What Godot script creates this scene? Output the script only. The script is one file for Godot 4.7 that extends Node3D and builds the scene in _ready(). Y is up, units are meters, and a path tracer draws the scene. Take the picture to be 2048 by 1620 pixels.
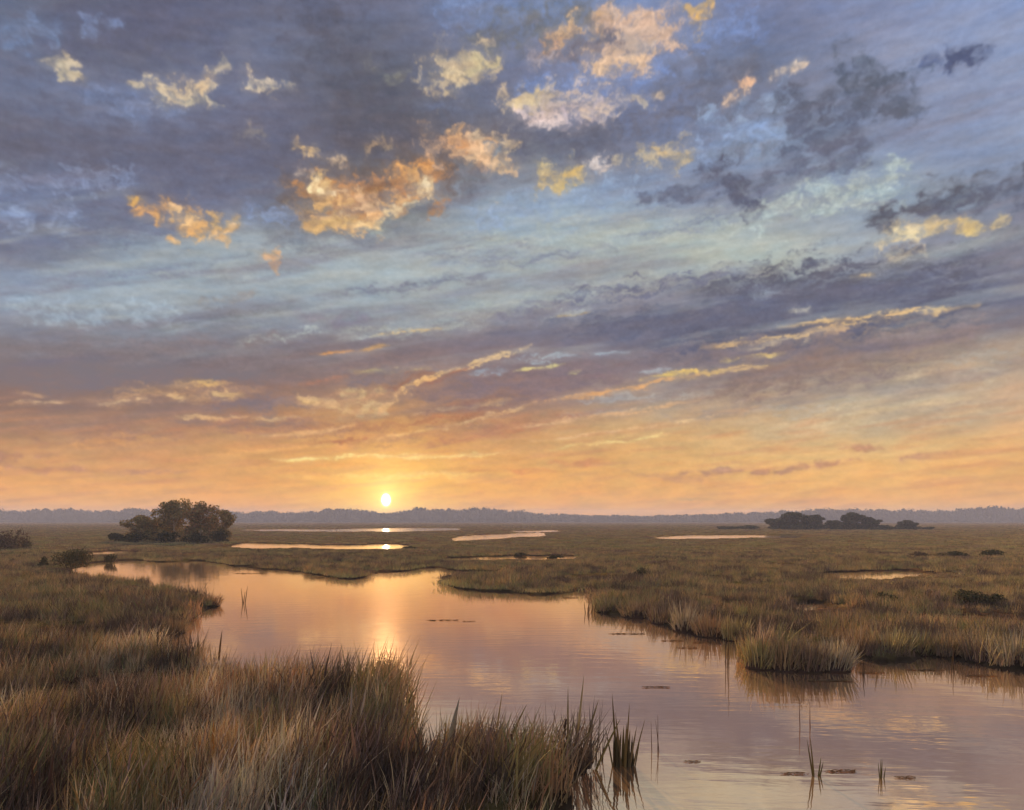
extends Node3D
# A salt marsh at sunset: a lagoon winding through sedge, reeds in front, two tree islands, a hazy wood on the horizon.

const STEP := 360.0 / 4096.0
var rng := RandomNumberGenerator.new()
var wiggle := FastNoiseLite.new()
var patch := FastNoiseLite.new()
var lagoons: Array[PackedVector2Array] = []
var bounds: Array[Rect2] = []
var grass_material: StandardMaterial3D
var leaf_material: StandardMaterial3D
var bark_material: StandardMaterial3D
var mud_material: StandardMaterial3D
# the sky's canvas
var wide := 1024
var high := 524
var red := PackedFloat32Array()
var green := PackedFloat32Array()
var blue := PackedFloat32Array()
var fluff := FastNoiseLite.new()
var streak := FastNoiseLite.new()
var base_sky: Image


func _ready() -> void:
	rng.seed = 7
	set_up_noise()
	# ---- camera ----
	var camera := Camera3D.new()
	camera.name = "camera"
	camera.projection = Camera3D.PROJECTION_FRUSTUM
	camera.near = 0.1
	camera.far = 6000.0
	camera.size = 2.0 * 0.1 * 810.0 / 1600.0
	camera.frustum_offset = Vector2(0.0, 0.1 * 230.0 / 1600.0)
	camera.position = Vector3(0, 3, 0)
	add_child(camera)
	camera.current = true
	# ---- sky, haze, exposure ----
	var e := Environment.new()
	e.background_mode = Environment.BG_SKY
	var sky_look := PanoramaSkyMaterial.new()
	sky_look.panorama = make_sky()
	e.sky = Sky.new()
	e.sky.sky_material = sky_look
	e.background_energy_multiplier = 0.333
	e.tonemap_mode = Environment.TONE_MAPPER_LINEAR
	e.tonemap_exposure = 3.0
	e.fog_enabled = true
	e.fog_density = 0.0005
	e.fog_light_color = Color(0.70, 0.78, 1.0)
	e.volumetric_fog_enabled = true
	e.volumetric_fog_density = 0.0
	e.sdfgi_enabled = true
	e.ssao_enabled = true
	e.ssil_enabled = true
	var around := WorldEnvironment.new()
	around.name = "world_environment"
	around.environment = e
	add_child(around)
	# ---- sun, low over the far wood ----
	var sun := DirectionalLight3D.new()
	sun.name = "sun"
	sun.light_energy = 1.6
	sun.light_color = Color(1.0, 0.80, 0.56)
	sun.light_angular_distance = 0.6
	sun.shadow_enabled = true
	sun.rotation = Vector3(deg_to_rad(-15.0), deg_to_rad(180.0 + 8.95), 0)
	add_child(sun)

	make_materials()
	lay_lagoons()
	make_ground()
	make_water()
	make_treeline()
	hang_mist()
	left_island()
	right_island()
	marsh_shrubs()
	sow_grass()
	tussocks()
	reed_clumps()
	weed_mats()
	foreground_leaves()


# ------------------------------------------------------------------ helpers

func set_up_noise() -> void:
	for n in [wiggle, patch, fluff, streak]:
		n.noise_type = FastNoiseLite.TYPE_SIMPLEX_SMOOTH
		n.fractal_type = FastNoiseLite.FRACTAL_FBM
	wiggle.seed = 3
	wiggle.frequency = 0.25
	wiggle.fractal_octaves = 3
	patch.seed = 11
	patch.frequency = 0.08
	patch.fractal_octaves = 3
	fluff.seed = 21
	fluff.frequency = 0.42
	fluff.fractal_octaves = 6
	fluff.fractal_gain = 0.58
	streak.seed = 33
	streak.frequency = 0.3
	streak.fractal_octaves = 5


func tag(o: Node, label: String, category: String, group := "", kind := "") -> void:
	o.set_meta("label", label)
	o.set_meta("category", category)
	if group:
		o.set_meta("group", group)
	if kind:
		o.set_meta("kind", kind)


func thing(called: String, label: String, category: String, at: Vector3, group := "") -> Node3D:
	var o := Node3D.new()
	o.name = called
	add_child(o, true)
	o.position = at
	tag(o, label, category, group)
	return o


func part(called: String, mesh: Mesh, material: Material, parent: Node) -> MeshInstance3D:
	var o := MeshInstance3D.new()
	o.name = called
	o.mesh = mesh
	o.material_override = material
	parent.add_child(o, true)
	return o


func start() -> SurfaceTool:
	var st := SurfaceTool.new()
	st.begin(Mesh.PRIMITIVE_TRIANGLES)
	return st


func tri(st: SurfaceTool, a: Vector3, b: Vector3, c: Vector3, col: Color) -> void:
	var n := (c - a).cross(b - a).normalized()
	for p in [a, b, c]:
		st.set_color(col)
		st.set_normal(n)
		st.add_vertex(p)


func quad(st: SurfaceTool, a: Vector3, b: Vector3, c: Vector3, d: Vector3, col: Color) -> void:
	tri(st, a, b, c, col)
	tri(st, a, c, d, col)


func tube(st: SurfaceTool, pts: Array, radii: Array, sides: int, col: Color) -> void:
	var rings := []
	for i in pts.size():
		var along: Vector3 = (pts[mini(i + 1, pts.size() - 1)] - pts[maxi(i - 1, 0)]).normalized()
		var u := along.cross(Vector3(0.31, 0.2, 0.93)).normalized()
		var v := along.cross(u)
		var ring := []
		for k in sides:
			var t := TAU * k / sides
			ring.append([pts[i] + (u * cos(t) + v * sin(t)) * radii[i], u * cos(t) + v * sin(t)])
		rings.append(ring)
	for i in pts.size() - 1:
		for k in sides:
			var a = rings[i][k]
			var b = rings[i][(k + 1) % sides]
			var c = rings[i + 1][(k + 1) % sides]
			var d = rings[i + 1][k]
			for p in [a, c, b, a, d, c]:
				st.set_color(col)
				st.set_normal(p[1])
				st.add_vertex(p[0])


func blade(st: SurfaceTool, foot: Vector3, tip: Vector3, bow: Vector3, width: float, col: Color, pieces := 4, turn := 0.0) -> void:
	# a tapering leaf with a fold along its middle
	var side := Vector3(cos(turn), 0, sin(turn))
	var fold := Vector3(-sin(turn), 0, cos(turn)) * width * 0.22
	var last := []
	for i in pieces + 1:
		var t := float(i) / pieces
		var p := foot.lerp(tip, t) + bow * (t * t * (1.0 - 0.25 * t)) * 1.0 + bow * -t * 0.75 * 0.0
		var half := width * 0.5 * (0.75 + 0.5 * t) * (1.0 - pow(t, 2.4))
		var now := [p - side * half, p + fold, p + side * half]
		if i:
			if i == pieces:
				tri(st, last[0], p, last[1], col)
				tri(st, last[1], p, last[2], col)
			else:
				quad(st, last[0], now[0], now[1], last[1], col)
				quad(st, last[1], now[1], now[2], last[2], col)
		last = now


func vary(c: Color, amount := 0.25) -> Color:
	var k := 1.0 + rng.randf_range(-amount, amount)
	return Color(c.r * k * rng.randf_range(0.93, 1.07), c.g * k, c.b * k * rng.randf_range(0.9, 1.1))


func make_materials() -> void:
	grass_material = StandardMaterial3D.new()
	grass_material.resource_name = "grass"
	grass_material.vertex_color_use_as_albedo = true
	grass_material.roughness = 0.75
	grass_material.specular_mode = BaseMaterial3D.SPECULAR_DISABLED
	grass_material.cull_mode = BaseMaterial3D.CULL_DISABLED
	grass_material.backlight = Color(1.0, 0.95, 0.8)
	leaf_material = grass_material.duplicate()
	leaf_material.resource_name = "leaves"
	leaf_material.backlight = Color(0.9, 0.85, 0.55)
	bark_material = StandardMaterial3D.new()
	bark_material.resource_name = "bark"
	bark_material.vertex_color_use_as_albedo = true
	bark_material.roughness = 0.9
	var bark_noise := FastNoiseLite.new()
	bark_noise.frequency = 0.06
	bark_noise.fractal_octaves = 4
	var relief := NoiseTexture2D.new()
	relief.width = 256
	relief.height = 256
	relief.seamless = true
	relief.noise = bark_noise
	relief.as_normal_map = true
	bark_material.normal_enabled = true
	bark_material.normal_texture = relief
	bark_material.uv1_triplanar = true
	mud_material = StandardMaterial3D.new()
	mud_material.resource_name = "mud"
	mud_material.vertex_color_use_as_albedo = true
	mud_material.roughness = 0.9
	mud_material.specular_mode = BaseMaterial3D.SPECULAR_DISABLED


# ------------------------------------------------------------------ the sky

func make_sky() -> Texture2D:
	# broad colours of the air, from the zenith side down to the horizon, left to right
	var rows := [
		["5a647d", "585a72", "5c6079", "606580", "6c7ea6", "6b7fae", "6a7498", "7683a8", "7c8cb4"],
		["616882", "5c5e72", "646a84", "5b5f72", "6b7392", "7480a0", "646e8c", "8089a8", "7f8db0"],
		["636a84", "676f8c", "63667e", "585a68", "656b84", "6a78a2", "717a96", "7a84a2", "818eae"],
		["5f6072", "62647a", "61637a", "5c5a66", "6c6c76", "6b7490", "8195b2", "7a86a2", "7c8aa8"],
		["6a789a", "666c86", "666b82", "74757c", "8696a8", "8494ac", "7a8298", "8898a8", "747a90"],
		["6e7488", "7a8696", "8c969e", "949ca0", "929ea4", "9ca6a2", "a4aca4", "82889a", "7e7c88"],
		["8492a6", "8e9ca8", "88929c", "8e989e", "90969a", "807e8a", "6c6e80", "686a7e", "66667a"],
		["7a7278", "746e76", "746c74", "786a70", "786a72", "6e6a7a", "7c6c70", "96806f", "a48e7c"],
		["8c6e62", "907264", "947060", "b4855f", "a47c66", "ae9680", "b49a80", "b8a68c", "cda986"],
		["cc9660", "cc9664", "d0985e", "ecaa58", "d8a062", "deac6a", "e6b876", "e8ba78", "e8b270"],
		["faae56", "f8ae58", "f6a84e", "ffbc4c", "fcae4e", "f4ae58", "f6b058", "f8b25c", "f2ae5c"],
		["f69e4e", "f4a050", "f69848", "ffa440", "fa9c48", "f49a4a", "f6a04c", "f6a450", "f2a050"]]
	var table := Image.create_empty(9, 12, false, Image.FORMAT_RGBF)
	for r in 12:
		for c in 9:
			table.set_pixel(c, r, Color.html(rows[r][c]))
	table.resize(9 * 24, 12 * 24, Image.INTERPOLATE_CUBIC)
	base_sky = table
	# the whole sphere, coarse
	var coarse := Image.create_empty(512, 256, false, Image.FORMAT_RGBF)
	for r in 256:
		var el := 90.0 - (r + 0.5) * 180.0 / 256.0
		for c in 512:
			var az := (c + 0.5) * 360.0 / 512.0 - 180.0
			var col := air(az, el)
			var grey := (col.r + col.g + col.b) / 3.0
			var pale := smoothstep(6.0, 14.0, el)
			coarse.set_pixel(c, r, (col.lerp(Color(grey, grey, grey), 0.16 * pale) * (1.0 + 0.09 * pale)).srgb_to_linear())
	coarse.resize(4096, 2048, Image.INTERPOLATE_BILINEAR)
	# the sunset side, fine: air first, then clouds one by one
	red.resize(wide * high)
	green.resize(wide * high)
	blue.resize(wide * high)
	for r in high:
		var el := 45.0 - (r + 0.5) * STEP
		for c in wide:
			var col := air((c + 0.5) * STEP - 45.0, el)
			red[r * wide + c] = col.r
			green[r * wide + c] = col.g
			blue[r * wide + c] = col.b
	hang_clouds()
	var data := PackedFloat32Array()
	data.resize(wide * high * 3)
	var sun_az := deg_to_rad(-8.95)
	for r in high:
		var el := 45.0 - (r + 0.5) * STEP
		for c in wide:
			var az := (c + 0.5) * STEP - 45.0
			var i := r * wide + c
			var g := 1.0 + 0.07 * streak.get_noise_2d(az * 0.8, el * 4.0 - az * 0.25 + 70.0) + 0.06 * fluff.get_noise_2d(az * 2.5, el * 6.0 + 300.0) + 0.04 * fluff.get_noise_2d(az * 9.0 + 70.0, el * 16.0)
			var h := 0.04 * streak.get_noise_2d(az * 0.9 + 400.0, el * 3.5 - az * 0.2)
			# long thin veils, steeper the higher they hang
			var cx := tan(deg_to_rad(az))
			var cy := tan(deg_to_rad(el)) / cos(deg_to_rad(az))
			var level := cy - cx * (0.07 + 0.30 * cy)
			var veil := streak.get_noise_2d(cx * 7.0 + 30.0, level * 75.0) + 0.4 * streak.get_noise_2d(cx * 26.0, level * 260.0)
			var lofty := smoothstep(3.5, 9.0, el) * (1.0 - 0.55 * smoothstep(19.0, 27.0, el))
			var dim := clampf(veil * 1.7 - 0.08, 0.0, 1.0) * 0.40 * lofty
			var lit := clampf(-veil * 1.7 - 0.12, 0.0, 1.0) * 0.42 * lofty * smoothstep(9.0, 13.0, el) * (1.0 - smoothstep(17.0, 22.0, el))
			var low := (1.0 - smoothstep(5.0, 9.0, el)) * clampf(streak.get_noise_2d(az * 0.45, level * 330.0) * 1.8, 0.0, 1.0) * 0.42
			red[i] = lerpf(lerpf(lerpf(red[i], 0.42, dim), 0.66, lit), 0.80, low)
			green[i] = lerpf(lerpf(lerpf(green[i], 0.39, dim), 0.69, lit), 0.54, low)
			blue[i] = lerpf(lerpf(lerpf(blue[i], 0.46, dim), 0.67, lit), 0.38, low)
			var grey := (red[i] + green[i] + blue[i]) / 3.0
			var pale := smoothstep(6.0, 14.0, el)
			g *= 1.0 + 0.09 * pale
			red[i] = lerpf(red[i], grey, 0.16 * pale)
			green[i] = lerpf(green[i], grey, 0.16 * pale)
			blue[i] = lerpf(blue[i], grey, 0.16 * pale)
			var col := Color(clampf(red[i] * g * (1.0 + h), 0, 1), clampf(green[i] * g, 0, 1), clampf(blue[i] * g * (1.0 - h), 0, 1)).srgb_to_linear()
			# the sun in its glow
			var dx := (az + 8.95) * cos(sun_az)
			var dy := el - 1.42
			var d2 := dx * dx + dy * dy
			if d2 < 200.0:
				var far_glow := 0.34 * exp(-sqrt(dx * dx * 0.35 + dy * dy * 1.4) / 2.6)
				var near_glow := 1.1 * exp(-sqrt(dx * dx + dy * dy * 0.6) / 1.0)
				var disc := 170.0 * exp(-(dx * dx * 1.3 + dy * dy * 0.6) / 0.022)
				col += Color(far_glow, far_glow * 0.66, far_glow * 0.14) + Color(near_glow, near_glow * 0.72, near_glow * 0.24) + Color(disc, disc * 0.9, disc * 0.66)
			var edge := smoothstep(0.0, 90.0, minf(minf(c, wide - 1 - c), r))
			if edge < 1.0:
				col = coarse.get_pixel(c + 1536, r + 512).lerp(col, edge)
			data[i * 3] = col.r
			data[i * 3 + 1] = col.g
			data[i * 3 + 2] = col.b
	coarse.blit_rect(Image.create_from_data(wide, high, false, Image.FORMAT_RGBF, data.to_byte_array()), Rect2i(0, 0, wide, high), Vector2i(1536, 512))
	# the seam of a panorama lies straight ahead, so its halves change places
	var turned := Image.create_empty(4096, 2048, false, Image.FORMAT_RGBF)
	turned.blit_rect(coarse, Rect2i(2048, 0, 2048, 2048), Vector2i.ZERO)
	turned.blit_rect(coarse, Rect2i(0, 0, 2048, 2048), Vector2i(2048, 0))
	return ImageTexture.create_from_image(turned)


func air(az: float, el: float) -> Color:
	var a := deg_to_rad(clampf(az, -50.0, 50.0))
	var e := deg_to_rad(clampf(el, -1.0, 60.0))
	var way := Vector3(sin(deg_to_rad(az)) * cos(deg_to_rad(el)), sin(deg_to_rad(el)), -cos(deg_to_rad(az)) * cos(deg_to_rad(el)))
	var n := streak.get_noise_3d(way.x * 8.0, way.y * 38.0 - way.x * 5.0, way.z * 8.0)
	var m := streak.get_noise_3d(way.x * 20.0 + 50.0, way.y * 90.0 - way.x * 9.0, way.z * 20.0)
	# where that direction meets a flat chart stood up before the sunset
	var x := clampf(0.5 + tan(a) / 1.28 + 0.035 * n + 0.012 * m, 0.0, 1.0) * 8.0
	var y := clampf((0.65 - tan(e) / cos(a)) / 0.625 + (0.030 * n + 0.014 * m) * clampf(el / 8.0, 0.3, 1.0), 0.0, 1.04) * 10.0
	var col := look_up(x, y)
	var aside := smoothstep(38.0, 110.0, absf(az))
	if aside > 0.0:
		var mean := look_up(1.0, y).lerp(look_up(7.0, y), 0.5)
		mean = mean.lerp(Color(0.65, 0.62, 0.65), 0.8 * smoothstep(70.0, 180.0, absf(az)))  # unseen sky behind the camera, raised to brighten the grass
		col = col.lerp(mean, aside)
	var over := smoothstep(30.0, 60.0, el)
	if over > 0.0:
		col = col.lerp(Color(0.55, 0.59, 0.67), 0.85 * over)  # overhead sky out of view, made brighter to light the land
	var t := 1.0 + (0.22 * n + 0.10 * m) * maxf(over, aside)
	return Color(col.r * t, col.g * t, col.b * t)


func look_up(x: float, y: float) -> Color:
	var u := clampf((x + 0.5) * 24.0 - 0.5, 0.0, 214.9)
	var v := clampf((y + 0.5) * 24.0 - 0.5, 0.0, 286.9)
	var i := int(u)
	var j := int(v)
	return base_sky.get_pixel(i, j).lerp(base_sky.get_pixel(i + 1, j), u - i).lerp(base_sky.get_pixel(i, j + 1).lerp(base_sky.get_pixel(i + 1, j + 1), u - i), v - j)


func cloud(az0: float, el0: float, az1: float, el1: float, half: float, tint: String, opacity: float, ragged := 0.9, streaky := false) -> void:
	var a := Vector2(az0, el0)
	var b := Vector2(az1, el1)
	if not streaky and el0 > 10.0 and half < 1.5:
		half *= 1.14
	var reach := half * (1.5 + ragged)
	var col := Color.html(tint)
	var ab := b - a
	var long2 := maxf(ab.length_squared(), 1e-6)
	var c0 := clampi(int((minf(az0, az1) - reach + 45.0) / STEP), 0, wide - 1)
	var c1 := clampi(int((maxf(az0, az1) + reach + 45.0) / STEP), 0, wide - 1)
	var r0 := clampi(int((45.0 - maxf(el0, el1) - reach) / STEP), 0, high - 1)
	var r1 := clampi(int((45.0 - minf(el0, el1) + reach) / STEP), 0, high - 1)
	var shift := (az0 * 13.7 + el0 * 7.1)
	var sway := clampf(half * 1.5, 0.25, 0.9)
	var slant := ab.y / ab.x if streaky and absf(ab.x) > 0.5 else 0.12
	for r in range(r0, r1 + 1):
		var el := 45.0 - (r + 0.5) * STEP
		for c in range(c0, c1 + 1):
			var p := Vector2((c + 0.5) * STEP - 45.0, el)
			var q := p
			p += Vector2(fluff.get_noise_2d(q.x * 0.9 + 17.0, q.y * 1.6), 0.8 * fluff.get_noise_2d(q.x * 0.9 + 90.0, q.y * 1.6)) * sway
			var t := clampf((p - a).dot(ab) / long2, 0.0, 1.0)
			var taper := 1.0
			if streaky:
				taper = 0.35 + 0.65 * sqrt(maxf(sin(PI * clampf(t, 0.02, 0.98)), 0.0))
			var d := p.distance_to(a + ab * t) / (half * taper)
			if d > 1.0 + ragged * 1.2:
				continue
			var n: float
			var inner: float
			if streaky:
				n = streak.get_noise_2d(p.x * 1.1 + shift, (p.y - p.x * slant) * 7.0)
				inner = streak.get_noise_2d(p.x * 1.6, (p.y - p.x * slant) * 12.0 + 90.0)
			else:
				n = fluff.get_noise_2d(p.x * 1.2 + shift, p.y * 1.5 - p.x * 0.25)
				inner = fluff.get_noise_2d(p.x * 2.2 + 40.0, p.y * 2.8 - shift)
			var m: float
			var tone := 1.0
			if streaky:
				var grit := fluff.get_noise_2d(p.x * 5.0, p.y * 9.0)
				m = smoothstep(0.0, 0.85, 1.0 - d + n * ragged * 1.8 + grit * (0.7 if half < 0.7 else 0.25)) * opacity * clampf(0.9 + inner * 1.2, 0.0, 1.15) * smoothstep(0.0, 0.2, t) * smoothstep(0.0, 0.2, 1.0 - t)
				tone = 1.0 + 0.10 * grit
			else:
				var fine := fluff.get_noise_2d(p.x * 6.0 + 11.0, p.y * 7.0)
				var dark := 1.0 - smoothstep(0.40, 0.52, (col.r + col.g + col.b) / 3.0)
				m = smoothstep(-0.1 - 0.25 * dark, 0.85 + 0.3 * dark, 1.0 - d + n * ragged * 1.7 + fine * 0.35) * opacity * clampf(1.0 + inner * 1.4, 0.0, 1.25)
				tone = 1.0 + 0.16 * inner + 0.12 * fine
			if half < 1.5:
				m = maxf(m, 0.42 * opacity * exp(-d * d * 1.25) * clampf(1.0 + n * 1.5, 0.2, 1.3))
			if m < 0.004:
				continue
			m = minf(m, 1.0)
			var i := r * wide + c
			red[i] += (col.r * tone - red[i]) * m
			green[i] += (col.g * tone - green[i]) * m
			blue[i] += (col.b * tone - blue[i]) * m


func hang_clouds() -> void:
	# slate banks, upper left and middle
	cloud(-31.59, 21.50, -16.17, 23.95, 3.60, "56566a", 0.5, 0.8)
	cloud(-13.50, 30.78, -9.37, 26.54, 2.81, "505060", 0.6)
	cloud(-11.79, 25.51, -2.29, 24.80, 1.95, "585460", 0.6)
	cloud(-29.47, 28.07, -20.68, 29.81, 1.95, "545670", 0.45)
	cloud(-32.62, 16.98, -25.52, 19.27, 1.25, "5e6076", 0.5)
	cloud(-14.84, 21.14, -4.43, 23.57, 1.77, "5e5250", 0.6)
	cloud(-16.17, 18.89, -7.97, 20.37, 1.23, "666a76", 0.5)
	cloud(0.21, 25.55, 5.92, 25.00, 1.50, "585a6c", 0.75)
	cloud(5.21, 25.61, 15.91, 26.93, 1.13, "606070", 0.7)
	cloud(10.83, 28.24, 16.57, 28.33, 1.18, "606478", 0.7)
	cloud(-1.58, 31.22, 5.57, 31.88, 1.79, "66676c", 0.7)
	cloud(-5.85, 27.86, -0.50, 28.26, 1.43, "606680", 0.5)
	# blue openings between them
	cloud(0.57, 28.26, 10.83, 29.19, 0.78, "6a80b4", 0.7)
	cloud(10.83, 30.25, 16.57, 30.92, 1.04, "6a80b4", 0.6)
	cloud(-4.43, 32.44, -0.86, 32.77, 0.86, "6c80ac", 0.6)
	cloud(-32.11, 26.94, -30.27, 27.88, 0.80, "66789c", 0.6)
	cloud(-27.81, 28.69, -26.39, 29.12, 0.45, "7488b4", 0.5)
	cloud(-27.25, 25.02, -23.45, 25.05, 0.84, "707fa4", 0.5)
	cloud(-32.62, 19.43, -25.52, 21.26, 0.81, "7a88aa", 0.5)
	cloud(-18.13, 20.22, -14.84, 20.23, 0.55, "7688ae", 0.6)
	cloud(-32.62, 17.53, -28.92, 18.45, 0.62, "7e8eb0", 0.6)
	cloud(-2.29, 20.85, 9.79, 22.72, 0.86, "8094b2", 0.6)
	cloud(13.90, 25.89, 18.52, 26.74, 0.76, "8298b8", 0.6)
	cloud(13.22, 24.24, 17.87, 24.61, 0.69, "7e94bc", 0.7)
	# pale green light under the banks
	cloud(-24.35, 15.44, -9.37, 18.42, 1.17, "98a2a4", 0.6, 0.7, true)
	cloud(-7.27, 18.51, 16.57, 19.77, 1.64, "a2aaa4", 0.6, 0.6, true)
	cloud(15.91, 19.83, 25.29, 20.74, 1.34, "a0aca8", 0.7, 0.7)
	cloud(-7.97, 13.91, 16.57, 17.30, 0.93, "a2a89e", 0.5, 0.6, true)
	cloud(-19.10, 11.84, -12.82, 13.20, 0.38, "a2aaa6", 0.8, 0.5, true)
	cloud(-31.59, 12.75, -23.15, 13.41, 0.89, "92a2b0", 0.6, 0.7)
	cloud(-13.50, 12.67, -0.86, 14.03, 0.53, "a0a49e", 0.6, 0.7, true)
	# grey scud, right
	cloud(18.52, 26.05, 25.29, 25.07, 0.93, "565b6e", 1.0)
	cloud(22.60, 27.18, 26.16, 25.62, 1.04, "525a6d", 1.0)
	cloud(23.66, 27.83, 24.11, 27.44, 0.52, "626b80", 0.7)
	cloud(27.31, 26.86, 28.01, 26.81, 0.29, "525d80", 0.8)
	cloud(28.84, 26.93, 30.06, 26.46, 0.62, "464f70", 1.0)
	cloud(19.80, 24.92, 23.51, 23.40, 0.87, "5a6076", 0.95)
	cloud(19.16, 23.46, 21.68, 23.26, 0.67, "5a6076", 0.95)
	cloud(14.91, 24.08, 17.87, 24.04, 0.41, "6c7488", 0.7)
	cloud(14.57, 22.51, 16.57, 21.42, 1.24, "54576b", 1.0)
	cloud(17.87, 22.31, 23.51, 22.14, 0.60, "5e647a", 0.9)
	cloud(9.44, 21.69, 13.90, 21.82, 0.63, "5e647a", 0.85)
	cloud(13.22, 25.39, 16.57, 26.71, 0.83, "666a80", 0.5)
	cloud(25.00, 18.77, 28.98, 19.70, 0.77, "545562", 1.0)
	cloud(30.33, 20.42, 31.12, 20.45, 0.25, "5e606c", 0.8)
	cloud(28.15, 18.86, 32.92, 19.50, 0.86, "565a6c", 0.95)
	# the long slate bar sloping up to the right
	cloud(10.83, 15.77, 32.92, 15.82, 1.53, "585969", 0.95, 0.7, true)
	cloud(7.69, 12.23, 33.42, 14.06, 2.15, "53566c", 0.95, 0.6, true)
	cloud(0.93, 15.21, 17.22, 16.78, 0.71, "686a80", 0.95, 0.8, true)
	cloud(4.50, 13.32, 22.90, 14.22, 1.18, "5d6076", 0.95, 0.7, true)
	cloud(-3.01, 13.68, 6.28, 14.96, 0.79, "78788a", 0.7, 0.8, true)
	cloud(-7.27, 17.87, 2.72, 18.95, 0.50, "7c8090", 0.55, 0.9, true)
	cloud(2.00, 14.03, 5.57, 14.81, 0.32, "a6aaa4", 0.6, 0.8, true)
	cloud(16.57, 15.09, 18.52, 15.25, 0.34, "8a97a8", 0.7, 0.8, true)
	cloud(22.90, 15.60, 25.29, 15.63, 0.23, "8890a2", 0.6, 0.8, true)
	cloud(-21.31, 14.37, -18.13, 14.96, 0.30, "86807e", 0.6, 0.8)
	cloud(-24.35, 12.37, -15.51, 14.36, 0.67, "74787f", 0.75, 0.8, true)
	cloud(-14.84, 13.91, -10.76, 13.80, 0.49, "7a7484", 0.6, 0.8)
	cloud(-0.86, 13.09, 33.67, 15.00, 1.37, "585a70", 0.75, 0.4, true)
	cloud(5.57, 10.74, 33.67, 11.75, 0.81, "76696f", 0.7, 0.5, true)
	cloud(-33.62, 15.97, -20.68, 19.33, 0.96, "646880", 0.6, 0.6, true)
	cloud(-31.59, 14.33, -20.37, 16.48, 0.45, "767c92", 0.55, 0.6, true)
	cloud(-13.50, 15.30, -0.50, 17.19, 0.46, "74788a", 0.8, 0.7, true)
	cloud(-5.85, 17.53, 7.34, 18.67, 0.43, "787e90", 0.7, 0.7, true)
	cloud(7.34, 19.14, 16.57, 20.22, 0.49, "747c92", 0.6, 0.7, true)
	# mauve bars across the middle
	cloud(-33.62, 10.03, -10.76, 12.06, 0.99, "786d72", 0.75, 0.7, true)
	cloud(-33.62, 8.29, -13.50, 10.33, 1.12, "746466", 0.75, 0.7, true)
	cloud(-16.17, 9.54, 9.79, 11.49, 1.29, "7c6a6e", 0.75, 0.7, true)
	cloud(-9.37, 8.42, 10.48, 10.45, 0.93, "806a6c", 0.7, 0.7, true)
	cloud(-19.42, 8.05, -13.50, 7.89, 0.62, "7e6c70", 0.8, 0.8, true)
	cloud(-33.12, 5.38, -20.68, 5.94, 0.83, "a57a66", 0.65, 0.7, true)
	cloud(-21.92, 6.22, -9.37, 6.26, 0.62, "a27462", 0.7, 0.7, true)
	cloud(-8.67, 6.70, -0.50, 8.00, 0.57, "a86a4a", 0.7, 0.7, true)
	cloud(-11.45, 5.25, 3.43, 7.46, 0.71, "b07c5c", 0.7, 0.7, true)
	cloud(-9.37, 9.11, -5.14, 10.41, 0.43, "9a6248", 0.6, 0.8, true)
	cloud(12.54, 9.18, 30.33, 10.69, 1.33, "86746f", 0.7, 0.7, true)
	cloud(15.91, 10.22, 22.90, 10.44, 0.61, "8c7064", 0.6, 0.8, true)
	cloud(9.79, 6.67, 18.52, 8.09, 0.63, "a89486", 0.5, 0.8, true)
	cloud(22.29, 11.12, 32.92, 11.85, 0.76, "8a787a", 0.6, 0.7, true)
	cloud(-34.12, 8.97, -17.48, 10.54, 1.48, "746a70", 0.6, 0.6, true)
	cloud(-34.12, 10.27, -20.68, 11.57, 0.83, "7c747a", 0.6, 0.6, true)
	cloud(-18.13, 10.43, -4.43, 11.96, 1.05, "7a6a6e", 0.6, 0.7, true)
	cloud(-21.31, 7.56, -14.17, 8.07, 0.68, "7c6c72", 0.7, 0.7, true)
	cloud(-5.85, 8.84, 10.48, 10.62, 1.07, "7f6a70", 0.7, 0.7, true)
	cloud(11.17, 8.71, 25.87, 10.36, 1.22, "866f68", 0.6, 0.7, true)
	cloud(-14.84, 6.21, -7.97, 6.71, 0.49, "a06850", 0.6, 0.8, true)
	cloud(-33.62, 5.65, -24.35, 6.30, 0.50, "a27e6c", 0.6, 0.7, true)
	# grey-blue slits
	cloud(-0.50, 11.24, 4.50, 11.55, 0.32, "98a2ac", 0.8, 0.8, true)
	cloud(-3.01, 10.33, -0.14, 10.76, 0.29, "9098a4", 0.7, 0.8, true)
	cloud(3.08, 8.52, 13.90, 8.79, 0.35, "aea69e", 0.75, 0.7, true)
	cloud(3.43, 7.39, 9.09, 7.66, 0.32, "aea69c", 0.7, 0.7, true)
	cloud(5.57, 11.74, 8.39, 11.74, 0.21, "98a2ac", 0.8, 0.7, true)
	cloud(8.39, 10.34, 11.86, 10.57, 0.21, "a0a4aa", 0.7, 0.7, true)
	cloud(16.57, 7.17, 24.41, 7.78, 0.60, "b8b0a2", 0.5, 0.7, true)
	cloud(27.31, 9.77, 32.92, 10.40, 0.81, "a8a298", 0.5, 0.7, true)
	# lit tufts, upper left
	cloud(-30.41, 26.33, -28.65, 26.53, 0.31, "bda98c", 0.8, 1.2)
	cloud(-29.19, 26.03, -28.23, 25.78, 0.28, "b0a188", 0.8, 1.2)
	cloud(-25.23, 26.14, -24.05, 26.54, 0.26, "bba98e", 0.7, 1.2)
	cloud(-23.60, 26.09, -21.46, 26.58, 0.66, "c4ac8c", 0.85, 1.1)
	cloud(-23.45, 25.72, -20.99, 26.11, 0.46, "a89e8a", 0.6, 1.1)
	cloud(-21.15, 26.89, -20.68, 27.36, 0.40, "ccae88", 0.85, 1.1)
	cloud(-20.37, 27.80, -19.74, 28.21, 0.27, "bba98e", 0.6, 1.2)
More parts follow.
